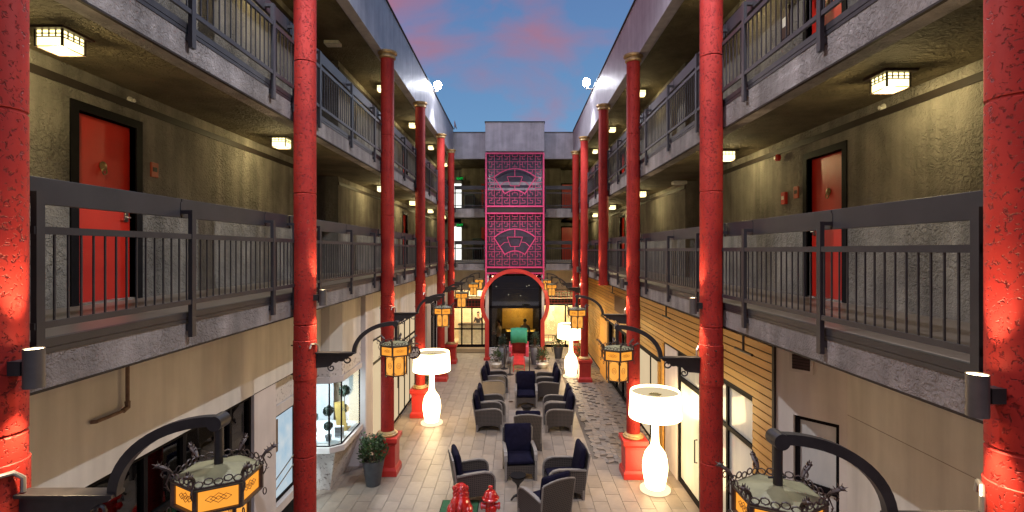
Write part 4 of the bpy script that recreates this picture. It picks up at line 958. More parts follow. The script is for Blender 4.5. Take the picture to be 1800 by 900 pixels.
def lantern_proto(loc, label):
    t = thing('hanging_lantern', label, 'lantern', loc, 0, 'six sided lanterns hanging from the brackets')
    ru, rl = 0.215, 0.150
    m = MB(); hexv = [(x*(ru+0.012), y*(ru+0.012)) for x, y in HX]
    m.prism(hexv, -0.062, -0.045); k = len(m.v); 
    m.add([(x, y, -0.045) for x, y in hexv] + [(0, 0, 0.004)], [(i, (i+1) % 6, 6) for i in range(6)]); m.build('roof', 'patina', t)
    # glass, upper and lower tier
    for r_, z0, z1, nm, mt in ((ru-0.012, -0.182, -0.064, 'upper_glass', 'e_lantern'), (rl-0.010, -0.468, -0.200, 'lower_glass', 'e_lantern_low')):
        for i in range(6):
            a, b = HX[i], HX[(i+1) % 6]
            MB().add([(a[0]*r_, a[1]*r_, z0), (b[0]*r_, b[1]*r_, z0), (b[0]*r_, b[1]*r_, z1), (a[0]*r_, a[1]*r_, z1)], [(0,1,2,3)]).build(nm, mt, t)
    fr = MB()
    for r_, z0, z1, w_ in ((ru, -0.19, -0.062, 0.022), (rl, -0.50, -0.19, 0.018)):
        for i in range(6):
            a, b = Vector((*HX[i], 0)) * r_, Vector((*HX[(i+1) % 6], 0)) * r_
            fr.tube([(a.x, a.y, z0), (a.x, a.y, z1)], w_*0.62, 6)
            for z in ((z0, z1) if r_ == ru else (z0+0.03, z1)): fr.bar((a.x, a.y, z), (b.x, b.y, z), w_*0.7, w_*0.62)
    fr.build('frame', 'bronze', t)
    MB().prism([(x*ru, y*ru) for x, y in HX], -0.196, -0.186).build('shelf', 'bronze', t); MB().prism([(x*rl, y*rl) for x, y in HX], -0.480, -0.472).build('bottom_plate', 'bronze', t)
    # painted motifs raised on the glass
    mo = MB()
    for i in range(6):
        a, b = Vector((*HX[i], 0)), Vector((*HX[(i+1) % 6], 0)); d = (b-a).normalized(); nrm = Vector((d.y, -d.x, 0))
        if nrm.dot(a+b) < 0: nrm = -nrm
        cu_ = (a+b)/2*(ru-0.010) + nrm*0.001; cl = (a+b)/2*(rl-0.008) + nrm*0.001
        def dia(c, u, v, hw, hh):
            q = [c+d*(u-hw)+Vector((0,0,v)), c+d*u+Vector((0,0,v+hh)), c+d*(u+hw)+Vector((0,0,v)), c+d*u+Vector((0,0,v-hh))]
            for j in range(4): mo.bar(q[j], q[(j+1) % 4], 0.0022, 0.0022, nrm)
        for u, hw, hh in ((0, 0.038, 0.026), (-0.036, 0.026, 0.017), (0.036, 0.026, 0.017), (0, 0.014, 0.010)): dia(cu_, u, -0.123, hw, hh)
        ring = [cl + d*(0.030*math.cos(k*math.pi/7)) + Vector((0,0,-0.335+0.040*math.sin(k*math.pi/7))) for k in range(14)]
        for j in range(14): mo.bar(ring[j], ring[(j+1) % 14], 0.003, 0.003, nrm)
        for q in (-0.014, 0.0, 0.014): mo.bar(cl+d*-0.02+Vector((0,0,-0.335+q)), cl+d*0.02+Vector((0,0,-0.335+q)), 0.003, 0.003, nrm)
        for sx in (-1, 1):
            for (z0, z1) in ((-0.208, 1), (-0.462, -1)):
                zz = z0
                for st in range(3):
                    u = sx*(0.060 - st*0.013); z_ = z0 - z1*(0.012 + 0.013*(2-st))
                    mo.bar(cl+d*u+Vector((0,0,z0)), cl+d*u+Vector((0,0,z_)), 0.003, 0.003, nrm); mo.bar(cl+d*(u)+Vector((0,0,z_)), cl+d*(u+sx*0.013)+Vector((0,0,z_)), 0.003, 0.003, nrm)
    mo.build('glass_motifs', 'motif', t)['kind'] = 'stuff'
    # pierced cresting round the roof
    c = MB(); rc = ru + 0.014; lr = random.Random(4)
    for i in range(6):
        a, b = Vector((*HX[i], 0))*rc, Vector((*HX[(i+1) % 6], 0))*rc
        for j in range(5):
            f = (j+0.5)/5; ce = a.lerp(b, f) + Vector((0, 0, -0.028 + (0.010 if j % 2 else 0.0))); d = (b-a).normalized()
            pts = [ce + d*(0.021*math.cos(q*math.pi/4)) + Vector((0, 0, 0.017*math.sin(q*math.pi/4))) for q in range(8)]
            c.tube(pts, 0.0042, 4, True)
        c.bar(a + Vector((0,0,-0.05)), b + Vector((0,0,-0.05)), 0.008, 0.008)
    c.build('cresting', 'bronze', t)['kind'] = 'stuff'
    # dragon corner finials
    dg = MB(); rr = random.Random(8)
    def Q(r_, z): return (r_, 0, z)
    dg.tube([Q(0.215,-0.18), Q(0.245,-0.14), Q(0.262,-0.09), Q(0.245,-0.05), Q(0.235,-0.02), Q(0.255,0.01), Q(0.285,0.012), Q(0.298,-0.015), Q(0.285,-0.035), Q(0.268,-0.022)], 0.005, 5)
    dg.tube([Q(0.215,-0.02), Q(0.245,0.015), Q(0.275,0.035), Q(0.305,0.05), Q(0.335,0.058)], [0.005, 0.010, 0.014, 0.012, 0.004], 7)
    dg.ball(Q(0.318, 0.058), 0.017, 7, 5, (1.3, 0.8, 0.9))
    for (x_, z_, dx_, dz_) in ((0.30,0.06,-0.012,0.03), (0.315,0.07,0.004,0.026), (0.33,0.062,0.026,0.014), (0.33,0.05,0.022,-0.006), (0.275,0.045,-0.016,0.022), (0.255,0.03,-0.018,0.018), (0.29,0.04,0.006,-0.022)):
        dg.tube([Q(x_, z_), Q(x_+dx_, z_+dz_)], [0.006, 0.001], 5)
    for (x_, z_) in ((0.25,-0.10), (0.26,-0.12), (0.24,-0.14)): dg.tube([Q(x_, z_), Q(x_+0.02, z_+0.012)], [0.004, 0.001], 4)
    dm = dg.mesh('dragon_finial', True); dm.materials.append(M['bronze'])
    dm.transform(Matrix.Translation((0.215, 0, 0)) @ Matrix.Diagonal((0.68, 1.3, 0.72, 1)) @ Matrix.Translation((-0.215, 0, 0)))
    rg = MB().tube([(0.235 + 0.009*math.cos(q*math.pi/5), 0, -0.215 + 0.020*math.sin(q*math.pi/5)) for q in range(10)], 0.0035, 5, True).mesh('ring', True); rg.materials.append(M['bronze'])
    for i in range(6):
        link('dragon_finial', dm, t).rotation_euler = (0, 0, R(-90+60*i)); link('ring', rg, t).rotation_euler = (0, 0, R(-90+60*i))
    light('lantern_bulb', 'POINT', (0, 0, -0.56), 9, (1.0, 0.68, 0.34), 0.08, parent=t)
    return t
br0 = ln0 = None
for s in (-1, 1):
    for i, y in enumerate(P[s]['cols']):
        if s > 0 and i == 3: continue
        lab = f"curved black scroll bracket on the {ORD[i]} red column of the {SIDE[s]} side"; lab2 = f"glowing amber six sided lantern hanging from the {ORD[i]} red column of the {SIDE[s]} side"
        if i == 0: lab2 = f"large amber lantern with dragon finials in the {SIDE[s]} foreground, hanging before the {'dark shopfront' if s < 0 else 'cedar boards'}"
        zo = (0.0 if s < 0 else -0.02) + (0.06 if i == 0 else 0)
        rz = 0 if s < 0 else math.pi
        bl_ = (s*P[s]['C'], y, zo); x = s*(P[s]['C'] - 1.28)
        if br0 is None: br0 = bracket_proto(bl_, rz, lab); ln0 = lantern_proto((x, y, 3.835+zo), lab2)
        else: copy_thing(br0, bl_, rz, lab); copy_thing(ln0, (x, y, 3.835+zo), 0, lab2)

# ------------------------------------------------------------------ giant glowing table-lamp shaped floor lamps
def lamp_proto(loc, label):
    t = thing('giant_lamp', label, 'floor lamp', loc, 0, 'giant glowing bottle shaped lamps')
    MB().lathe([(0.0, 0), (0.31, 0), (0.32, 0.01), (0.32, 0.045), (0.30, 0.06), (0.0, 0.062)], 40, cap=False).build('base', 'e_lamp_base', t, True)
    MB().lathe([(0.19, 0.06), (0.205, 0.10), (0.235, 0.25), (0.262, 0.42), (0.265, 0.52), (0.25, 0.66), (0.215, 0.79), (0.15, 0.89), (0.10, 0.95), (0.082, 1.03), (0.074, 1.2), (0.070, 1.60)], 40, cap=False).build('stem', 'e_lamp', t, True)
    MB().lathe([(0.545, 1.56), (0.55, 1.58), (0.52, 2.10), (0.512, 2.115), (0.50, 2.10), (0.50, 2.06)], 56, cap=False).build('lamp_shade', 'e_lamp', t, True)
    MB().lathe([(0.50, 2.06), (0.33, 2.05), (0.14, 2.035)], 48, cap=False).build('top_diffuser', emit('diffuser_glow', (1.0, 0.80, 0.5), 0.42), t, True)
    MB().lathe([(0.14, 2.035), (0.10, 2.02), (0.0, 2.02)], 24, cap=False).build('top_ring', 'patina', t, True)
    MB().lathe([(0.545, 1.565), (0.08, 1.575)], 48, cap=False).build('lower_diffuser', 'e_lamp', t, True)
    return t
l0 = lamp_proto((2.95, 10.9, 0), 'giant glowing white lamp by the glass door on the right, nearest the camera')
copy_thing(l0, (-2.50, 15.1, 0), 0, 'giant glowing white lamp beside the fourth red column on the left')
copy_thing(l0, (2.20, 20.7, 0), 0, 'giant glowing white lamp at the far right near the moon gate')

# ------------------------------------------------------------------ wicker chairs (front toward local -y)
def chair_proto(loc, rz, label):
    t = thing('wicker_armchair', label, 'armchair', loc, rz, 'wicker armchairs with navy cushions')
    side = [(-0.37, 0.0), (-0.32, 0.0), (-0.28, 0.13), (-0.15, 0.17), (0.16, 0.17), (0.27, 0.12), (0.30, 0.0), (0.35, 0.0), (0.385, 0.60), (0.0, 0.625), (-0.20, 0.625), (-0.32, 0.59), (-0.375, 0.50)]
    for q in (-1, 1):
        sp = MB().prism(side, q*0.335-0.018, q*0.335+0.018, 'x').build('side_panel', 'wicker', t)
        m = MB(); pts = [(0.385, 0.60), (0.2, 0.622), (0.0, 0.635), (-0.18, 0.638), (-0.30, 0.612), (-0.365, 0.55), (-0.39, 0.45), (-0.385, 0.0)]
        for a, b in zip(pts[:-1], pts[1:]): m.bar((q*0.335, a[0], a[1]), (q*0.335, b[0], b[1]), 0.075 if a[1] > 0.44 and b[1] > 0.44 else 0.05, 0.03)
        m.build('armrest', 'wicker_edge', t)
    MB().prism([(-0.315, 0.10), (-0.28, 0.0), (-0.31, 0.0), (-0.315, 0.0), (-0.316, 0.33), (0.316, 0.33), (0.315, 0.0), (0.28, 0.0), (0.24, 0.14), (0.0, 0.19), (-0.24, 0.14)][3:] + [], -0.37, -0.34, 'y').build('front_apron', 'wicker', t)
    B(-0.317, 0.317, -0.335, 0.33, 0.24, 0.33).build('seat_frame', 'wicker', t)
    # reclined back
    rot = Matrix.Translation((0, 0.33, 0.22)) @ Matrix.Rotation(R(-9), 4, 'X')
    m = MB().prism([(-0.31, -0.2), (0.31, -0.2), (0.345, 0.70), (0.18, 0.735), (0, 0.745), (-0.18, 0.735), (-0.345, 0.70)], 0.0, 0.035, 'y'); m.xf(rot); bk_ = m.build('backrest', 'wicker', t)
    m = MB(); e = [(-0.31, -0.2), (-0.345, 0.70), (-0.18, 0.735), (0, 0.748), (0.18, 0.735), (0.345, 0.70), (0.31, -0.2)]
    for a, b in zip(e[:-1], e[1:]): m.bar((a[0], 0.018, a[1]), (b[0], 0.018, b[1]), 0.045, 0.032, (0,1,0))
    m.xf(rot); m.build('back_edge', 'wicker_edge', bk_)
    def cushion(w_, d_, h_, mt, nm, bulge):
        vs = []; nx_, ny_ = 8, 8; me = MB()
        for k, sg in ((0, -1), (1, 1)):
            for i in range(nx_+1):
                for j in range(ny_+1):
                    u, v = -1+2*i/nx_, -1+2*j/ny_; r_ = max(abs(u), abs(v)); f = (1 - r_**6)
                    vs.append((u*w_/2*(1-0.03*(1-f)), v*d_/2, sg*(h_/2*(0.55+0.45*f) + bulge*(1-u*u)*(1-v*v))))
        fs = []; o_ = (nx_+1)*(ny_+1)
        for i in range(nx_):
            for j in range(ny_):
                a = i*(ny_+1)+j; b = a+1; c_ = a+ny_+2; d__ = a+ny_+1
                fs.append((a, b, c_, d__)); fs.append((o_+a, o_+d__, o_+c_, o_+b))
        rim = [(0, j) for j in range(ny_)] + [(i, ny_) for i in range(nx_)] + [(nx_, ny_-j) for j in range(ny_)] + [(nx_-i, 0) for i in range(nx_)]
        ids = [i*(ny_+1)+j for i, j in rim]
        for q in range(len(ids)): a, b = ids[q], ids[(q+1) % len(ids)]; fs.append((a, o_+a, o_+b, b))
        me.add(vs, fs); return me
    c = cushion(0.62, 0.62, 0.13, 'navy', 'seat', 0.015); c.xf(Matrix.Translation((0, -0.055, 0.395))); o = c.build('seat_cushion', 'navy', t, True); o.modifiers.new('s', 'SUBSURF').levels = 1; o.modifiers['s'].render_levels = 1
    c = cushion(0.66, 0.68, 0.14, 'navy', 'back', 0.015); c.xf(rot @ Matrix.Translation((0, -0.085, 0.475)) @ Matrix.Rotation(R(90), 4, 'X')); o = c.build('back_cushion', 'navy', t, True); o.modifiers.new('s', 'SUBSURF').levels = 1; o.modifiers['s'].render_levels = 1
    for q in (-1, 1):
        for y in (-0.35, 0.33): B(q*0.335-0.022, q*0.335+0.022, y-0.02, y+0.02, 0, 0.20).build('leg', 'wicker_edge', t)
    return t
def face(fx, fy): return math.atan2(fy, fx) + math.pi/2     # local -y -> (fx, fy)
CHS = [
 (0.53, 9.62, -0.52, 0.85, 'nearest wicker armchair, seen from behind, turned toward the round side table'),
 (-0.90, 10.58, 0.966, 0.26, 'wicker armchair facing right just behind the red ornaments'),
 (0.06, 11.68, 0.10, -1, 'wicker armchair facing the camera behind the black round side table'),
 (1.00, 10.75, -0.99, -0.12, 'wicker armchair facing left beside the round side table'),
 (0.30, 13.35, 0.03, 1, 'wicker armchair with its woven back to the camera in the middle of the court'),
 (-0.80, 14.72, 1, 0.05, 'nearer chair of the middle left pair, facing right'),
 (-0.75, 15.52, 1, 0.08, 'farther chair of the middle left pair, facing right'),
 (1.20, 14.68, -1, -0.03, 'nearer chair of the middle right pair, facing left'),
 (1.20, 15.45, -1, 0.03, 'farther chair of the middle right pair, facing left'),
 (0.31, 16.90, 0, -1, 'armchair facing the camera between the four side pairs, before the red rickshaw'),
 (-0.78, 17.85, 1, 0.0, 'nearer chair of the far left pair, with a pale woven side'),
 (-0.72, 18.62, 1, 0.05, 'farther chair of the far left pair, nearest the moon gate'),
 (1.05, 17.65, -1, 0.0, 'nearer chair of the far right pair, facing left'),
 (1.05, 18.42, -1, 0.05, 'farther chair of the far right pair, nearest the glowing lamp'),
]
c0 = None
for i, (x, y, fx, fy, lab) in enumerate(CHS):
    if c0 is None: c0 = chair_proto((x, y, 0), face(fx, fy), lab)
    else:
        o = copy_thing(c0, (x, y, 0), face(fx, fy), lab)
        if 'pale woven' in lab:
            for ch in COL.objects:
                if ch.parent == o and ch.name.startswith('side_panel'):
                    ch.data = ch.data.copy(); ch.data.materials[0] = M['cream_wicker']
def side_table(loc, label):
    t = thing('side_table', label, 'side table', loc, 0, 'small black round side tables')
    MB().lathe([(0.0, 0.47), (0.165, 0.47), (0.17, 0.48), (0.165, 0.495), (0.0, 0.495)], 28, cap=False).build('tabletop', 'black', t, True)
    MB().lathe([(0.155, 0.468), (0.13, 0.40), (0.06, 0.33), (0.028, 0.28), (0.025, 0.12), (0.05, 0.06)], 24, cap=False).build('bowl_stem', 'iron', t, True)
    for a in (90, 210, 330):
        c_, s_ = math.cos(R(a)), math.sin(R(a)); MB().tube([(0.02*c_, 0.02*s_, 0.09), (0.10*c_, 0.10*s_, 0.075), (0.15*c_, 0.15*s_, 0.03), (0.17*c_, 0.17*s_, 0.015)], [0.03, 0.025, 0.022, 0.015], 8).build('foot', 'iron', t, True)
    return t
st0 = side_table((0.03, 10.50, 0), 'black round side table in the near ring of armchairs')
copy_thing(st0, (0.30, 15.15, 0), 0, 'black round side table in the farther ring of armchairs')

# ------------------------------------------------------------------ plants
def planter(x, y, pr, ph, fr_, fh, label, potmat='pot', leaf='leaf', n=500, shape='taper', seed=1):
    t = thing('potted_plant', label, 'plant', (x, y, 0), 0, None); rnd = random.Random(seed)
    if shape == 'taper':
        a, b = pr*0.62, pr
        MB().lathe([(a, 0), (a*1.02, 0.01), (b, ph-0.02), (b, ph), (b*0.9, ph), (b*0.87, ph-0.06)], 24).build('pot', potmat, t, True)
    else:
        MB().lathe([(pr*0.55, 0), (pr*0.75, ph*0.25), (pr, ph*0.62), (pr*0.92, ph*0.85), (pr*0.82, ph*0.93), (pr*0.98, ph), (pr*0.8, ph), (pr*0.75, ph-0.05)], 24).build('pot', potmat, t, True)
    MB().lathe([(0.0, ph-0.05), (pr*0.9, ph-0.05)], 16, cap=False).build('soil', 'soil', t)
    st = MB(); fo = MB()
    tips = []
    for i in range(11):
        a = rnd.uniform(0, 6.28); l_ = rnd.uniform(0.4, 1.05); e = Vector((math.cos(a)*fr_*0.7*l_, math.sin(a)*fr_*0.7*l_, ph + fh*rnd.uniform(0.4, 1.05))); tips.append(e)
        st.tube([(0.3*e.x, 0.3*e.y, ph-0.04), (0.6*e.x, 0.6*e.y, (ph+e.z)/2), e], [0.008, 0.006, 0.003], 4)
    for i in range(n):
        a = rnd.uniform(0, 6.28); rad = fr_*math.sqrt(rnd.random()); z = ph + fh*rnd.random()*(1-0.55*(rad/fr_)**2)
        if i % 3: k_ = tips[i % len(tips)]; c = k_ + Vector((rnd.gauss(0, 0.055), rnd.gauss(0, 0.055), rnd.gauss(0, 0.06)))
        else: c = Vector((rad*math.cos(a), rad*math.sin(a), z))
        d = Vector((math.cos(a)*rnd.uniform(0.2,1), math.sin(a)*rnd.uniform(0.2,1), rnd.uniform(0.1, 1.1))).normalized(); sd = d.cross(Vector((rnd.uniform(-1,1), rnd.uniform(-1,1), rnd.uniform(-1,1)))).normalized()
        l_ = rnd.uniform(0.05, 0.10); w_ = l_*0.28
        fo.add([c, c+d*l_*0.5+sd*w_, c+d*l_, c+d*l_*0.5-sd*w_], [(0,1,2,3)])
    st.build('stems', 'rust', t); fo.build('foliage', leaf, t)['kind'] = 'stuff'
    return t
planter(-3.12, 11.15, 0.24, 0.55, 0.29, 0.38, 'bushy green shrub in a tall charcoal pot at the foot of the third left column', n=950, seed=3)
planter(1.97, 24.2, 0.24, 0.55, 0.26, 0.45, 'green shrub in a tapered charcoal pot right of the moon gate', n=500, seed=4)
planter(-0.62, 22.9, 0.22, 0.85, 0.16, 0.35, 'dark plant in a tall grey urn left of the red rickshaw', 'pot_grey', 'leaf_dark', 250, 'urn', 5)
planter(0.82, 22.9, 0.24, 0.85, 0.2, 0.5, 'dark plant in a tall grey urn right of the red rickshaw', 'pot_grey', 'leaf_dark', 300, 'urn', 6)
planter(-0.88, 22.2, 0.25, 0.30, 0.26, 0.45, 'wispy plant in a low rounded bowl on the left of the rickshaw', 'offwhite', 'leaf', 350, 'urn', 7)
planter(1.12, 22.2, 0.27, 0.30, 0.28, 0.50, 'wispy plant in a low rounded bowl on the right of the rickshaw', 'offwhite', 'leaf', 400, 'urn', 8)
planter(2.75, 21.8, 0.20, 0.4, 0.26, 0.7, 'leafy plant behind the far glowing lamp by the cedar wall', 'pot', 'leaf', 400, 'taper', 9)
planter(-3.15, 17.2, 0.20, 0.4, 0.26, 0.75, 'spiky plant behind the glowing lamp on the left', 'pot', 'leaf', 400, 'taper', 10)
planter(-3.1, 21.6, 0.2, 0.45, 0.22, 0.4, 'small dark plant between the last two left columns', 'pot', 'leaf_dark', 250, 'taper', 12)

# ------------------------------------------------------------------ rickshaw and rope posts
rk = thing('rickshaw', 'red rickshaw chair with a green canvas hood before the moon gate', 'rickshaw', (0.10, 22.35, 0))
m = MB(); vs = []; fs = []; n1, n2 = 10, 8
for i in range(n1+1):
    a = R(-12 + 118*i/n1)
    for j in range(n2+1):
        u = -1+2*j/n2; vs.append((u*0.36*(1-0.06*(i/n1)), 0.30 - 0.50*math.sin(a*0.85)*0.9, 1.02 + 0.70*math.sin(a) if a > 0 else 1.02 + 0.7*a))
hood = [(0.36, 1.05), (0.40, 1.30), (0.34, 1.55), (0.20, 1.68), (0.0, 1.70), (-0.16, 1.62), (-0.24, 1.45), (-0.27, 1.12)]
vs = []; fs = []
for (y, z) in hood:
    for j in range(n2+1):
        u = -1+2*j/n2; vs.append((u*0.36, y, z - 0.03*u*u + 0.008*math.sin(u*9+y*14)))
for i in range(len(hood)-1):
    for j in range(n2): a = i*(n2+1)+j; fs.append((a, a+1, a+n2+2, a+n2+1))
m.add(vs, fs)
hd = m.build('hood', 'green_cloth', rk, True); so = hd.modifiers.new('s', 'SOLIDIFY'); so.thickness = 0.02
for q in (-1, 1): MB().prism([(0.36, 1.05), (0.40, 1.30), (0.34, 1.53), (0.20, 1.65), (0.0, 1.66), (-0.16, 1.58), (-0.24, 1.42), (-0.26, 1.14)], q*0.352-0.006, q*0.352+0.006, 'x').build('hood_side', 'green_cloth', rk)
B(-0.30, 0.30, 0.28, 0.34, 0.55, 1.10).build('seat_back', 'red_paint', rk, bevel=0.02); B(-0.30, 0.30, -0.22, 0.30, 0.52, 0.62).build('seat', 'red_paint', rk, bevel=0.02)
for q in (-1, 1):
    MB().prism([(-0.28, 0.50), (0.32, 0.50), (0.32, 1.08), (-0.20, 1.04), (-0.30, 0.95)], q*0.36-0.07, q*0.36+0.07, 'x').build('side_panel', 'pink', rk, bevel=0.02)
    w_ = MB(); w_.tube([(q*0.47, 0.1+0.42*math.cos(i*math.pi/14), 0.43+0.42*math.sin(i*math.pi/14)) for i in range(28)], 0.018, 6, True)
    wh = w_.build('wheel', 'iron', rk, True); sp = MB()
    for i in range(12): sp.tube([(q*0.47, 0.1, 0.43), (q*0.47, 0.1+0.41*math.cos(i*math.pi/6), 0.43+0.41*math.sin(i*math.pi/6))], 0.006, 4)
    sp.build('spokes', 'iron', wh)
MB().bar((0, -0.25, 0.56), (0, -0.88, 0.30), 0.42, 0.035, (0,0,1)).build('footboard', 'bright_red', rk)
for q in (-1, 1): MB().tube([(q*0.22, -0.87, 0.30), (q*0.23, -0.90, 0.0)], 0.016, 6).build('leg', 'bright_red', rk); MB().tube([(q*0.24, -0.2, 0.45), (q*0.24, -0.9, 0.24)], 0.018, 6).build('shaft', 'bright_red', rk)
MB().tube([(-0.23, -0.895, 0.12), (0.23, -0.895, 0.12)], 0.012, 6).build('cross_bar', 'bright_red', rk)
def stanchion(x, y, label):
    t = thing('stanchion', label, 'stanchion', (x, y, 0), 0, 'black rope posts round the rickshaw')
    MB().lathe([(0.0, 0.0), (0.155, 0.0), (0.16, 0.012), (0.10, 0.035), (0.035, 0.055), (0.026, 0.08)], 28).build('base', 'iron', t, True); MB().lathe([(0.022, 0.06), (0.022, 0.90), (0.0, 0.90)], 14).build('pole', 'iron', t, True)
    MB().lathe([(0.022, 0.88), (0.036, 0.90), (0.036, 0.93), (0.0, 0.945)], 14).build('cap', 'steel', t, True); return t
s0 = stanchion(-0.27, 21.0, 'front left rope post before the red rickshaw')
for x, y, lab in ((0.53, 21.0, 'front right rope post before the red rickshaw'), (-0.53, 22.05, 'rear left rope post beside the rickshaw'), (0.93, 22.05, 'rear right rope post beside the rickshaw')): copy_thing(s0, (x, y, 0), 0, lab)

# ------------------------------------------------------------------ foreground red ornaments
t = thing('floor_mat', 'green mat under the red guardian lion', 'mat', (-1.13, 9.85, 0.002)); B(-0.36, 0.36, -0.6, 0.58, 0, 0.012).build('mat', 'green_mat', t); B(-0.375, 0.375, -0.615, 0.595, 0, 0.006).build('backing', 'black', t)
lion = thing('lion_statue', 'glossy red guardian lion statue seen from behind on a green mat', 'statue', (-1.08, 9.78, 0.014))
m = MB()
m.ball((0, 0.02, 0.20), 0.20, 16, 12, (1.05, 1.05, 1.05)); m.ball((0, 0.08, 0.36), 0.155, 16, 12, (1.0, 0.9, 1.1)); m.ball((0, 0.11, 0.475), 0.125, 16, 12, (1.15, 1.05, 0.95))
for q in (-1, 1):
    m.ball((q*0.16, -0.02, 0.13), 0.13, 12, 9, (0.75, 1.25, 1.0)); m.ball((q*0.17, 0.12, 0.05), 0.06, 10, 7, (1, 1.5, 0.8)); m.tube([(q*0.10, 0.20, 0.36), (q*0.11, 0.24, 0.15), (q*0.11, 0.27, 0.03)], [0.06, 0.05, 0.055], 10); m.ball((q*0.135, 0.09, 0.50), 0.045, 8, 6, (0.6, 0.7, 1.3))
m.ball((0, 0.22, 0.44), 0.075, 10, 8, (1.1, 0.9, 0.8)); m.lathe([(0.26, 0.0), (0.26, 0.04), (0.22, 0.06), (0.0, 0.06)], 20)
o = m.build('body', 'gloss_red', lion, True); rm = o.modifiers.new('r', 'REMESH'); rm.mode = 'VOXEL'; rm.voxel_size = 0.008; rm.use_smooth_shade = True; sm = o.modifiers.new('sm', 'SMOOTH'); sm.iterations = 2; sm.factor = 0.6
m = MB(); rnd = random.Random(6)
for i in range(60):
    a = R(rnd.uniform(195, 345)); ph_ = rnd.uniform(-0.9, 0.75); c = Vector((0.142*math.cos(a)*math.cos(ph_), 0.10+0.135*math.sin(a)*math.cos(ph_), 0.455+0.14*math.sin(ph_)))
    m.ball(c, rnd.uniform(0.016, 0.026), 8, 6)
m.build('mane_curls', 'gloss_red', lion, True)
m = MB()
for q in (-1, 1): m.tube([(q*0.06, -0.16, 0.34), (q*0.085, -0.20, 0.22), (q*0.11, -0.20, 0.08)], [0.018, 0.028, 0.03], 8)
m.build('haunch_ridges', 'gloss_red', lion, True)
MB().tube([(0, -0.17, 0.10), (0, -0.23, 0.16), (0.01, -0.22, 0.26), (0.0, -0.19, 0.32)], [0.045, 0.04, 0.045, 0.012], 10).build('tail', 'gloss_red', lion, True)
hy = thing('fire_hydrant', 'small glossy dark red hydrant shaped ornament beside the guardian lion', 'hydrant', (-0.49, 9.62, 0))
MB().lathe([(0.15, 0), (0.15, 0.04), (0.10, 0.06), (0.095, 0.12), (0.098, 0.30), (0.095, 0.40), (0.10, 0.42)], 28).build('barrel', 'gloss_red', hy, True)
MB().lathe([(0.12, 0.42), (0.155, 0.43), (0.165, 0.45), (0.155, 0.47), (0.135, 0.48), (0.12, 0.53), (0.085, 0.58), (0.045, 0.605), (0.03, 0.61), (0.028, 0.625), (0.045, 0.635), (0.042, 0.665), (0.025, 0.68), (0.0, 0.682)], 28).build('bonnet', 'gloss_red', hy, True)
m = MB()
for i in range(12):
    a = i*math.pi/6; m.tube([(0.125*math.cos(a), 0.125*math.sin(a), 0.50), (0.088*math.cos(a), 0.088*math.sin(a), 0.575)], 0.006, 5)
m.build('bonnet_ribs', 'gloss_red', hy, True)['kind'] = 'stuff'
for q, nm in ((0, 'nozzle'), (180, 'nozzle'), (-70, 'nozzle')):
    n_l = MB().lathe([(0.055, 0.0), (0.055, 0.07), (0.068, 0.075), (0.068, 0.10), (0.05, 0.115), (0.0, 0.115)], 16); n_l.xf(Matrix.Rotation(R(q), 4, 'Z') @ Matrix.Translation((0.07, 0, 0.30)) @ Matrix.Rotation(R(90), 4, 'Y')); n_l.build(nm, 'gloss_red', hy, True)

# ------------------------------------------------------------------ round BAR sign
sg = thing('hanging_sign', 'round brown BAR sign with white letters sticking out from the left wall', 'sign', (-2.80, 14.0, 2.30))
d_ = MB().lathe([(0.0, -0.02), (0.175, -0.02), (0.175, 0.02), (0.0, 0.02)], 36, cap=False); d_.xf(Matrix.Rotation(R(90), 4, 'X')); d_.build('disc', 'sign_brown', sg)
def text_mesh(body, size, mat, parent, loc, ext=0.003, font=None):
    cu = bpy.data.curves.new('txt', 'FONT'); cu.body = body; cu.size = size; cu.align_x = 'CENTER'; cu.align_y = 'CENTER'; cu.extrude = ext; cu.offset = size*0.012
    to = bpy.data.objects.new('tmp', cu); COL.objects.link(to); me = bpy.data.meshes.new_from_object(to); bpy.data.objects.remove(to)
    me.transform(Matrix.Rotation(R(90), 4, 'X')); me.materials.clear(); me.materials.append(M[mat]); return link('lettering', me, parent, loc)
text_mesh('BAR', 0.15, 'offwhite', sg, (0, -0.022, 0.055)); text_mesh('\u9152\u5427', 0.12, 'offwhite', sg, (0, -0.022, -0.065))
MB().tube([(-0.76, 0, 0.25), (0.12, 0, 0.25)], 0.014, 8).build('arm', 'iron', sg)
for q in (-0.1, 0.1): MB().tube([(q, 0, 0.25), (q, 0, 0.14)], 0.006, 5).build('hook', 'iron', sg)

# ------------------------------------------------------------------ small wall things
def plate(name, label, cat, s, x, y, z, w_, h_, mat, d=0.02, group=None):
    t = thing(name, label, cat, (s*x, y, z), 0, group)
    B(-s*d, 0, -w_/2, w_/2, -h_/2, h_/2).build('plate', mat, t, bevel=0.003); B(-s*(d+0.004), -s*d, -w_*0.3, w_*0.3, -h_*0.12, h_*0.18).build('raised_panel', 'offwhite' if mat != 'orange_sign' else 'trim', t); return t
plate('room_sign', 'orange red room number plate beside the nearest left red door', 'sign', -1, 4.75, 6.70, 6.15, 0.13, 0.19, 'orange_sign')
plate('room_sign', 'faded red room sign beside the nearest right red door', 'sign', 1, 4.50, 8.22, 6.03, 0.13, 0.19, 'orange_sign')
t = plate('fire_alarm', 'white and red fire alarm pull station on the right middle corridor wall', 'fire alarm', 1, 4.50, 8.56, 5.97, 0.12, 0.2, 'red_paint', 0.05)
plate('room_sign', 'brown notice by the right red door of the top walkway', 'sign', 1, 4.50, 8.55, 8.9, 0.25, 0.5, 'sign_brown')
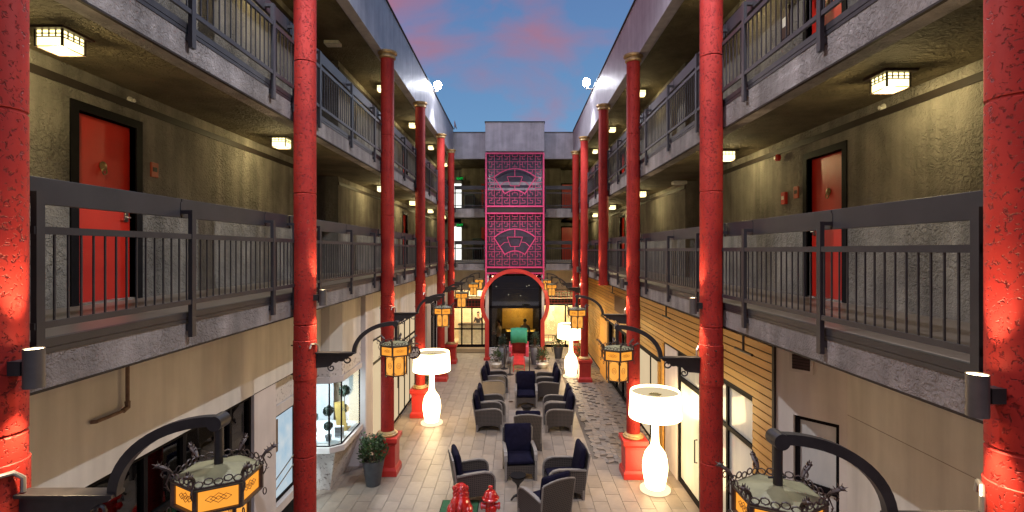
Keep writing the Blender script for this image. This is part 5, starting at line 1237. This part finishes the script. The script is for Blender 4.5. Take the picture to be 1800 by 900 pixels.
t = thing('fire_strobe', 'round red fire alarm strobe on the right corridor cornice', 'fire alarm', (4.43, 8.63, 6.66)); k_ = MB().lathe([(0.0, 0), (0.055, 0.0), (0.055, 0.05), (0.03, 0.07), (0.0, 0.07)], 16); k_.xf(Matrix.Rotation(R(-90), 4, 'Y')); k_.build('body', 'red_paint', t, True); B(-0.085, -0.07, -0.02, 0.02, -0.02, 0.02).build('lens', 'offwhite', t)
for s, x, y, z, lab in ((-1, 4.75, 6.29, 6.94, 'left'), (1, 4.50, 6.28, 6.85, 'right')):
    t = thing('sprinkler_head', f"small round white sprinkler head high on the {lab} corridor wall", 'sprinkler', (s*x, y, z), 0, 'sprinkler heads'); k_ = MB().lathe([(0.0, 0), (0.05, 0.0), (0.045, 0.012), (0.015, 0.02), (0.012, 0.05), (0.025, 0.055), (0.0, 0.06)], 16); k_.xf(Matrix.Rotation(R(-90)*s, 4, 'Y')); k_.build('escutcheon', 'offwhite', t, True)
for s, x, y, z, lab in ((-1, 4.45, 12.4, 10.15, 'left top'), (1, 4.35, 13.7, 6.95, 'right middle')):
    t = thing('ceiling_box', f"off white ceiling unit under the {lab} soffit", 'ceiling unit', (s*x, y, z), 0, 'ceiling units'); B(-0.18, 0.18, -0.13, 0.13, -0.09, 0).build('housing', 'offwhite', t, bevel=0.02); B(-0.10, 0.10, -0.06, 0.06, -0.10, -0.09).build('lens', 'plaster', t)
# satellite dish at the far left roof corner
t = thing('satellite_dish', 'small grey dish on the far left roof corner', 'dish', (-2.95, 24.3, 10.85)); k_ = MB().lathe([(0.0, 0.0), (0.12, 0.02), (0.22, 0.07)], 20, cap=False); k_.xf(Matrix.Rotation(R(75), 4, 'Y')); o = k_.build('reflector', 'parapet', t, True); o.location = (0, 0, 0.18); MB().tube([(0, 0, 0), (0, 0, 0.18)], 0.015, 6).build('mast', 'steel', t)
# black curved chair by the lobby window
t = thing('metal_chair', 'black curved back metal chair by the lit window right of the moon gate', 'chair', (1.62, 25.9, 0))
MB().tube([(0.32*math.cos(a), 0.25*math.sin(a), 0.78) for a in [R(-10+200*i/16) for i in range(17)]], 0.02, 8).build('back_rail', 'iron', t, True); MB().lathe([(0.0, 0.42), (0.28, 0.42), (0.28, 0.46), (0.0, 0.46)], 24, cap=False).build('seat', 'iron', t, True)
for a in (-5, 45, 90, 135, 185): MB().tube([(0.32*math.cos(R(a)), 0.25*math.sin(R(a)), 0.78), (0.26*math.cos(R(a)), 0.2*math.sin(R(a)), 0.45)], 0.012, 6).build('spindle', 'iron', t)
for a in (45, 135, 225, 315): MB().tube([(0.2*math.cos(R(a)), 0.2*math.sin(R(a)), 0.43), (0.27*math.cos(R(a)), 0.27*math.sin(R(a)), 0.0)], 0.014, 6).build('leg', 'iron', t)

# ------------------------------------------------------------------ people inside the lobby
def skin_obj(name, joints, edges, mat, parent, root=0):
    me = bpy.data.meshes.new(name); me.from_pydata([j[0] for j in joints], edges, []); me.update(); me.materials.append(M[mat]); o = link(name, me, parent)
    sk = o.modifiers.new('skin', 'SKIN'); ly = me.skin_vertices[0] if me.skin_vertices else None
    if ly is None:
        me.attributes.new  # layer is created with the modifier below
        bpy.context.view_layer.objects.active = o
    for i, j in enumerate(joints):
        r_ = j[1] if isinstance(j[1], tuple) else (j[1], j[1]); me.skin_vertices[0].data[i].radius = r_; me.skin_vertices[0].data[i].use_root = (i == root)
    sb = o.modifiers.new('sub', 'SUBSURF'); sb.levels = 1; sb.render_levels = 1
    for p_ in me.polygons: p_.use_smooth = True
    sk.use_smooth_shade = True; return o
def person(loc, rz, label, top, legs, h=1.70, arm=0.35, sit=False):
    t = thing('person', label, 'person', loc, rz); k = h/1.75
    J = lambda x, y, z: (x*k, y*k, z*k)
    body = [(J(0,0,0.95),0.10),(J(0,0.0,1.15),0.105),(J(0,0,1.38),0.12),(J(0,-0.01,1.48),0.055),(J(0,-0.02,1.56),0.055),(J(0,-0.03,1.64),0.085),(J(0,-0.03,1.70),0.075)]
    E = [(0,1),(1,2),(2,3),(3,4),(4,5),(5,6)]; ar = []
    for q in (-1, 1):
        b = len(body)
        body += [(J(q*0.17,0,1.40),0.05),(J(q*0.24,-0.02,1.15),0.042),(J(q*0.20,-0.20-arm*0.2,1.02+arm*0.1),0.032),(J(q*0.17,-0.29-arm*0.2,1.04+arm*0.12),0.028)]
        E += [(2,b),(b,b+1),(b+1,b+2),(b+2,b+3)]
        for f_, (fx, fz) in enumerate(((-0.030,0.0),(-0.012,0.005),(0.008,0.004),(0.026,-0.004))):
            c_ = len(body); body += [(J(q*0.17+fx,-0.36-arm*0.2,1.04+arm*0.12+fz),0.008),(J(q*0.17+fx,-0.39-arm*0.2,1.02+arm*0.12+fz),0.007)]; E += [(b+3,c_),(c_,c_+1)]
        c_ = len(body); body += [(J(q*0.17-q*0.045,-0.32-arm*0.2,1.05+arm*0.12),0.009)]; E += [(b+3,c_)]
        c_ = len(body); body += [(J(q*0.10,0,0.88),0.085),(J(q*0.11,-0.01,0.50),0.058),(J(q*0.11,0.02,0.10),0.04),(J(q*0.115,-0.10,0.04),0.035)]; E += [(0,c_),(c_,c_+1),(c_+1,c_+2),(c_+2,c_+3)]
    skin_obj('body', body, E, 'skin', t)
    sh = [(J(0,0,0.95),0.125),(J(0,0,1.15),0.125),(J(0,0,1.37),0.145),(J(0,-0.005,1.47),0.065)]; E = [(0,1),(1,2),(2,3)]
    for q in (-1, 1):
        b = len(sh); sh += [(J(q*0.17,0,1.39),0.066),(J(q*0.24,-0.02,1.15),0.056),(J(q*0.205,-0.17,1.04),0.044)]; E += [(2,b),(b,b+1),(b+1,b+2)]
    skin_obj('jacket', sh, E, top, t)
    tr = [(J(0,0,0.96),0.12)]; E = []
    for q in (-1, 1):
        b = len(tr); tr += [(J(q*0.10,0,0.86),0.098),(J(q*0.11,-0.01,0.50),0.075),(J(q*0.11,0.01,0.08),0.06)]; E += [(0,b),(b,b+1),(b+1,b+2)]
    skin_obj('trousers', tr, E, legs, t)
    hm = MB(); hm.ball(J(0,0.005,1.69), 0.105*k, 14, 10, (0.86, 0.98, 0.95)); hm.v = [v if not (v[1] < -0.055*k and v[2] < 1.71*k) else (v[0]*0.8, -0.05*k, v[2]) for v in hm.v]; hm.build('hair', 'hair', t, True)
    fm = MB(); fm.ball(J(0,-0.115,1.645), 0.014*k, 6, 5, (0.8,1.2,1.2)); 
    for q in (-1,1): fm.ball(J(q*0.088,-0.02,1.65), 0.02*k, 6, 5, (0.4,0.8,1.3))
    fm.build('nose_and_ears', 'skin', t, True)
    em = MB()
    for q in (-1,1): em.ball(J(q*0.034,-0.103,1.675), 0.009*k, 6, 4)
    em.ball(J(0,-0.105,1.605), 0.018*k, 6, 4, (1.2,0.4,0.3)); em.build('eyes_and_mouth', 'hair', t)
    return t
person((-2.15, 28.75, 0.02), 0, 'person in a black jacket standing behind the reception counter', 'suit', 'suit', 1.62)
person((-0.86, 25.2, 0.0), R(-110), 'person in a pale shirt standing at the left end of the lit bar', 'shirt', 'suit', 1.66)
person((0.42, 25.45, 0.0), R(175), 'person in a pale shirt with straps at the right end of the lit bar', 'shirt', 'suit', 1.68)
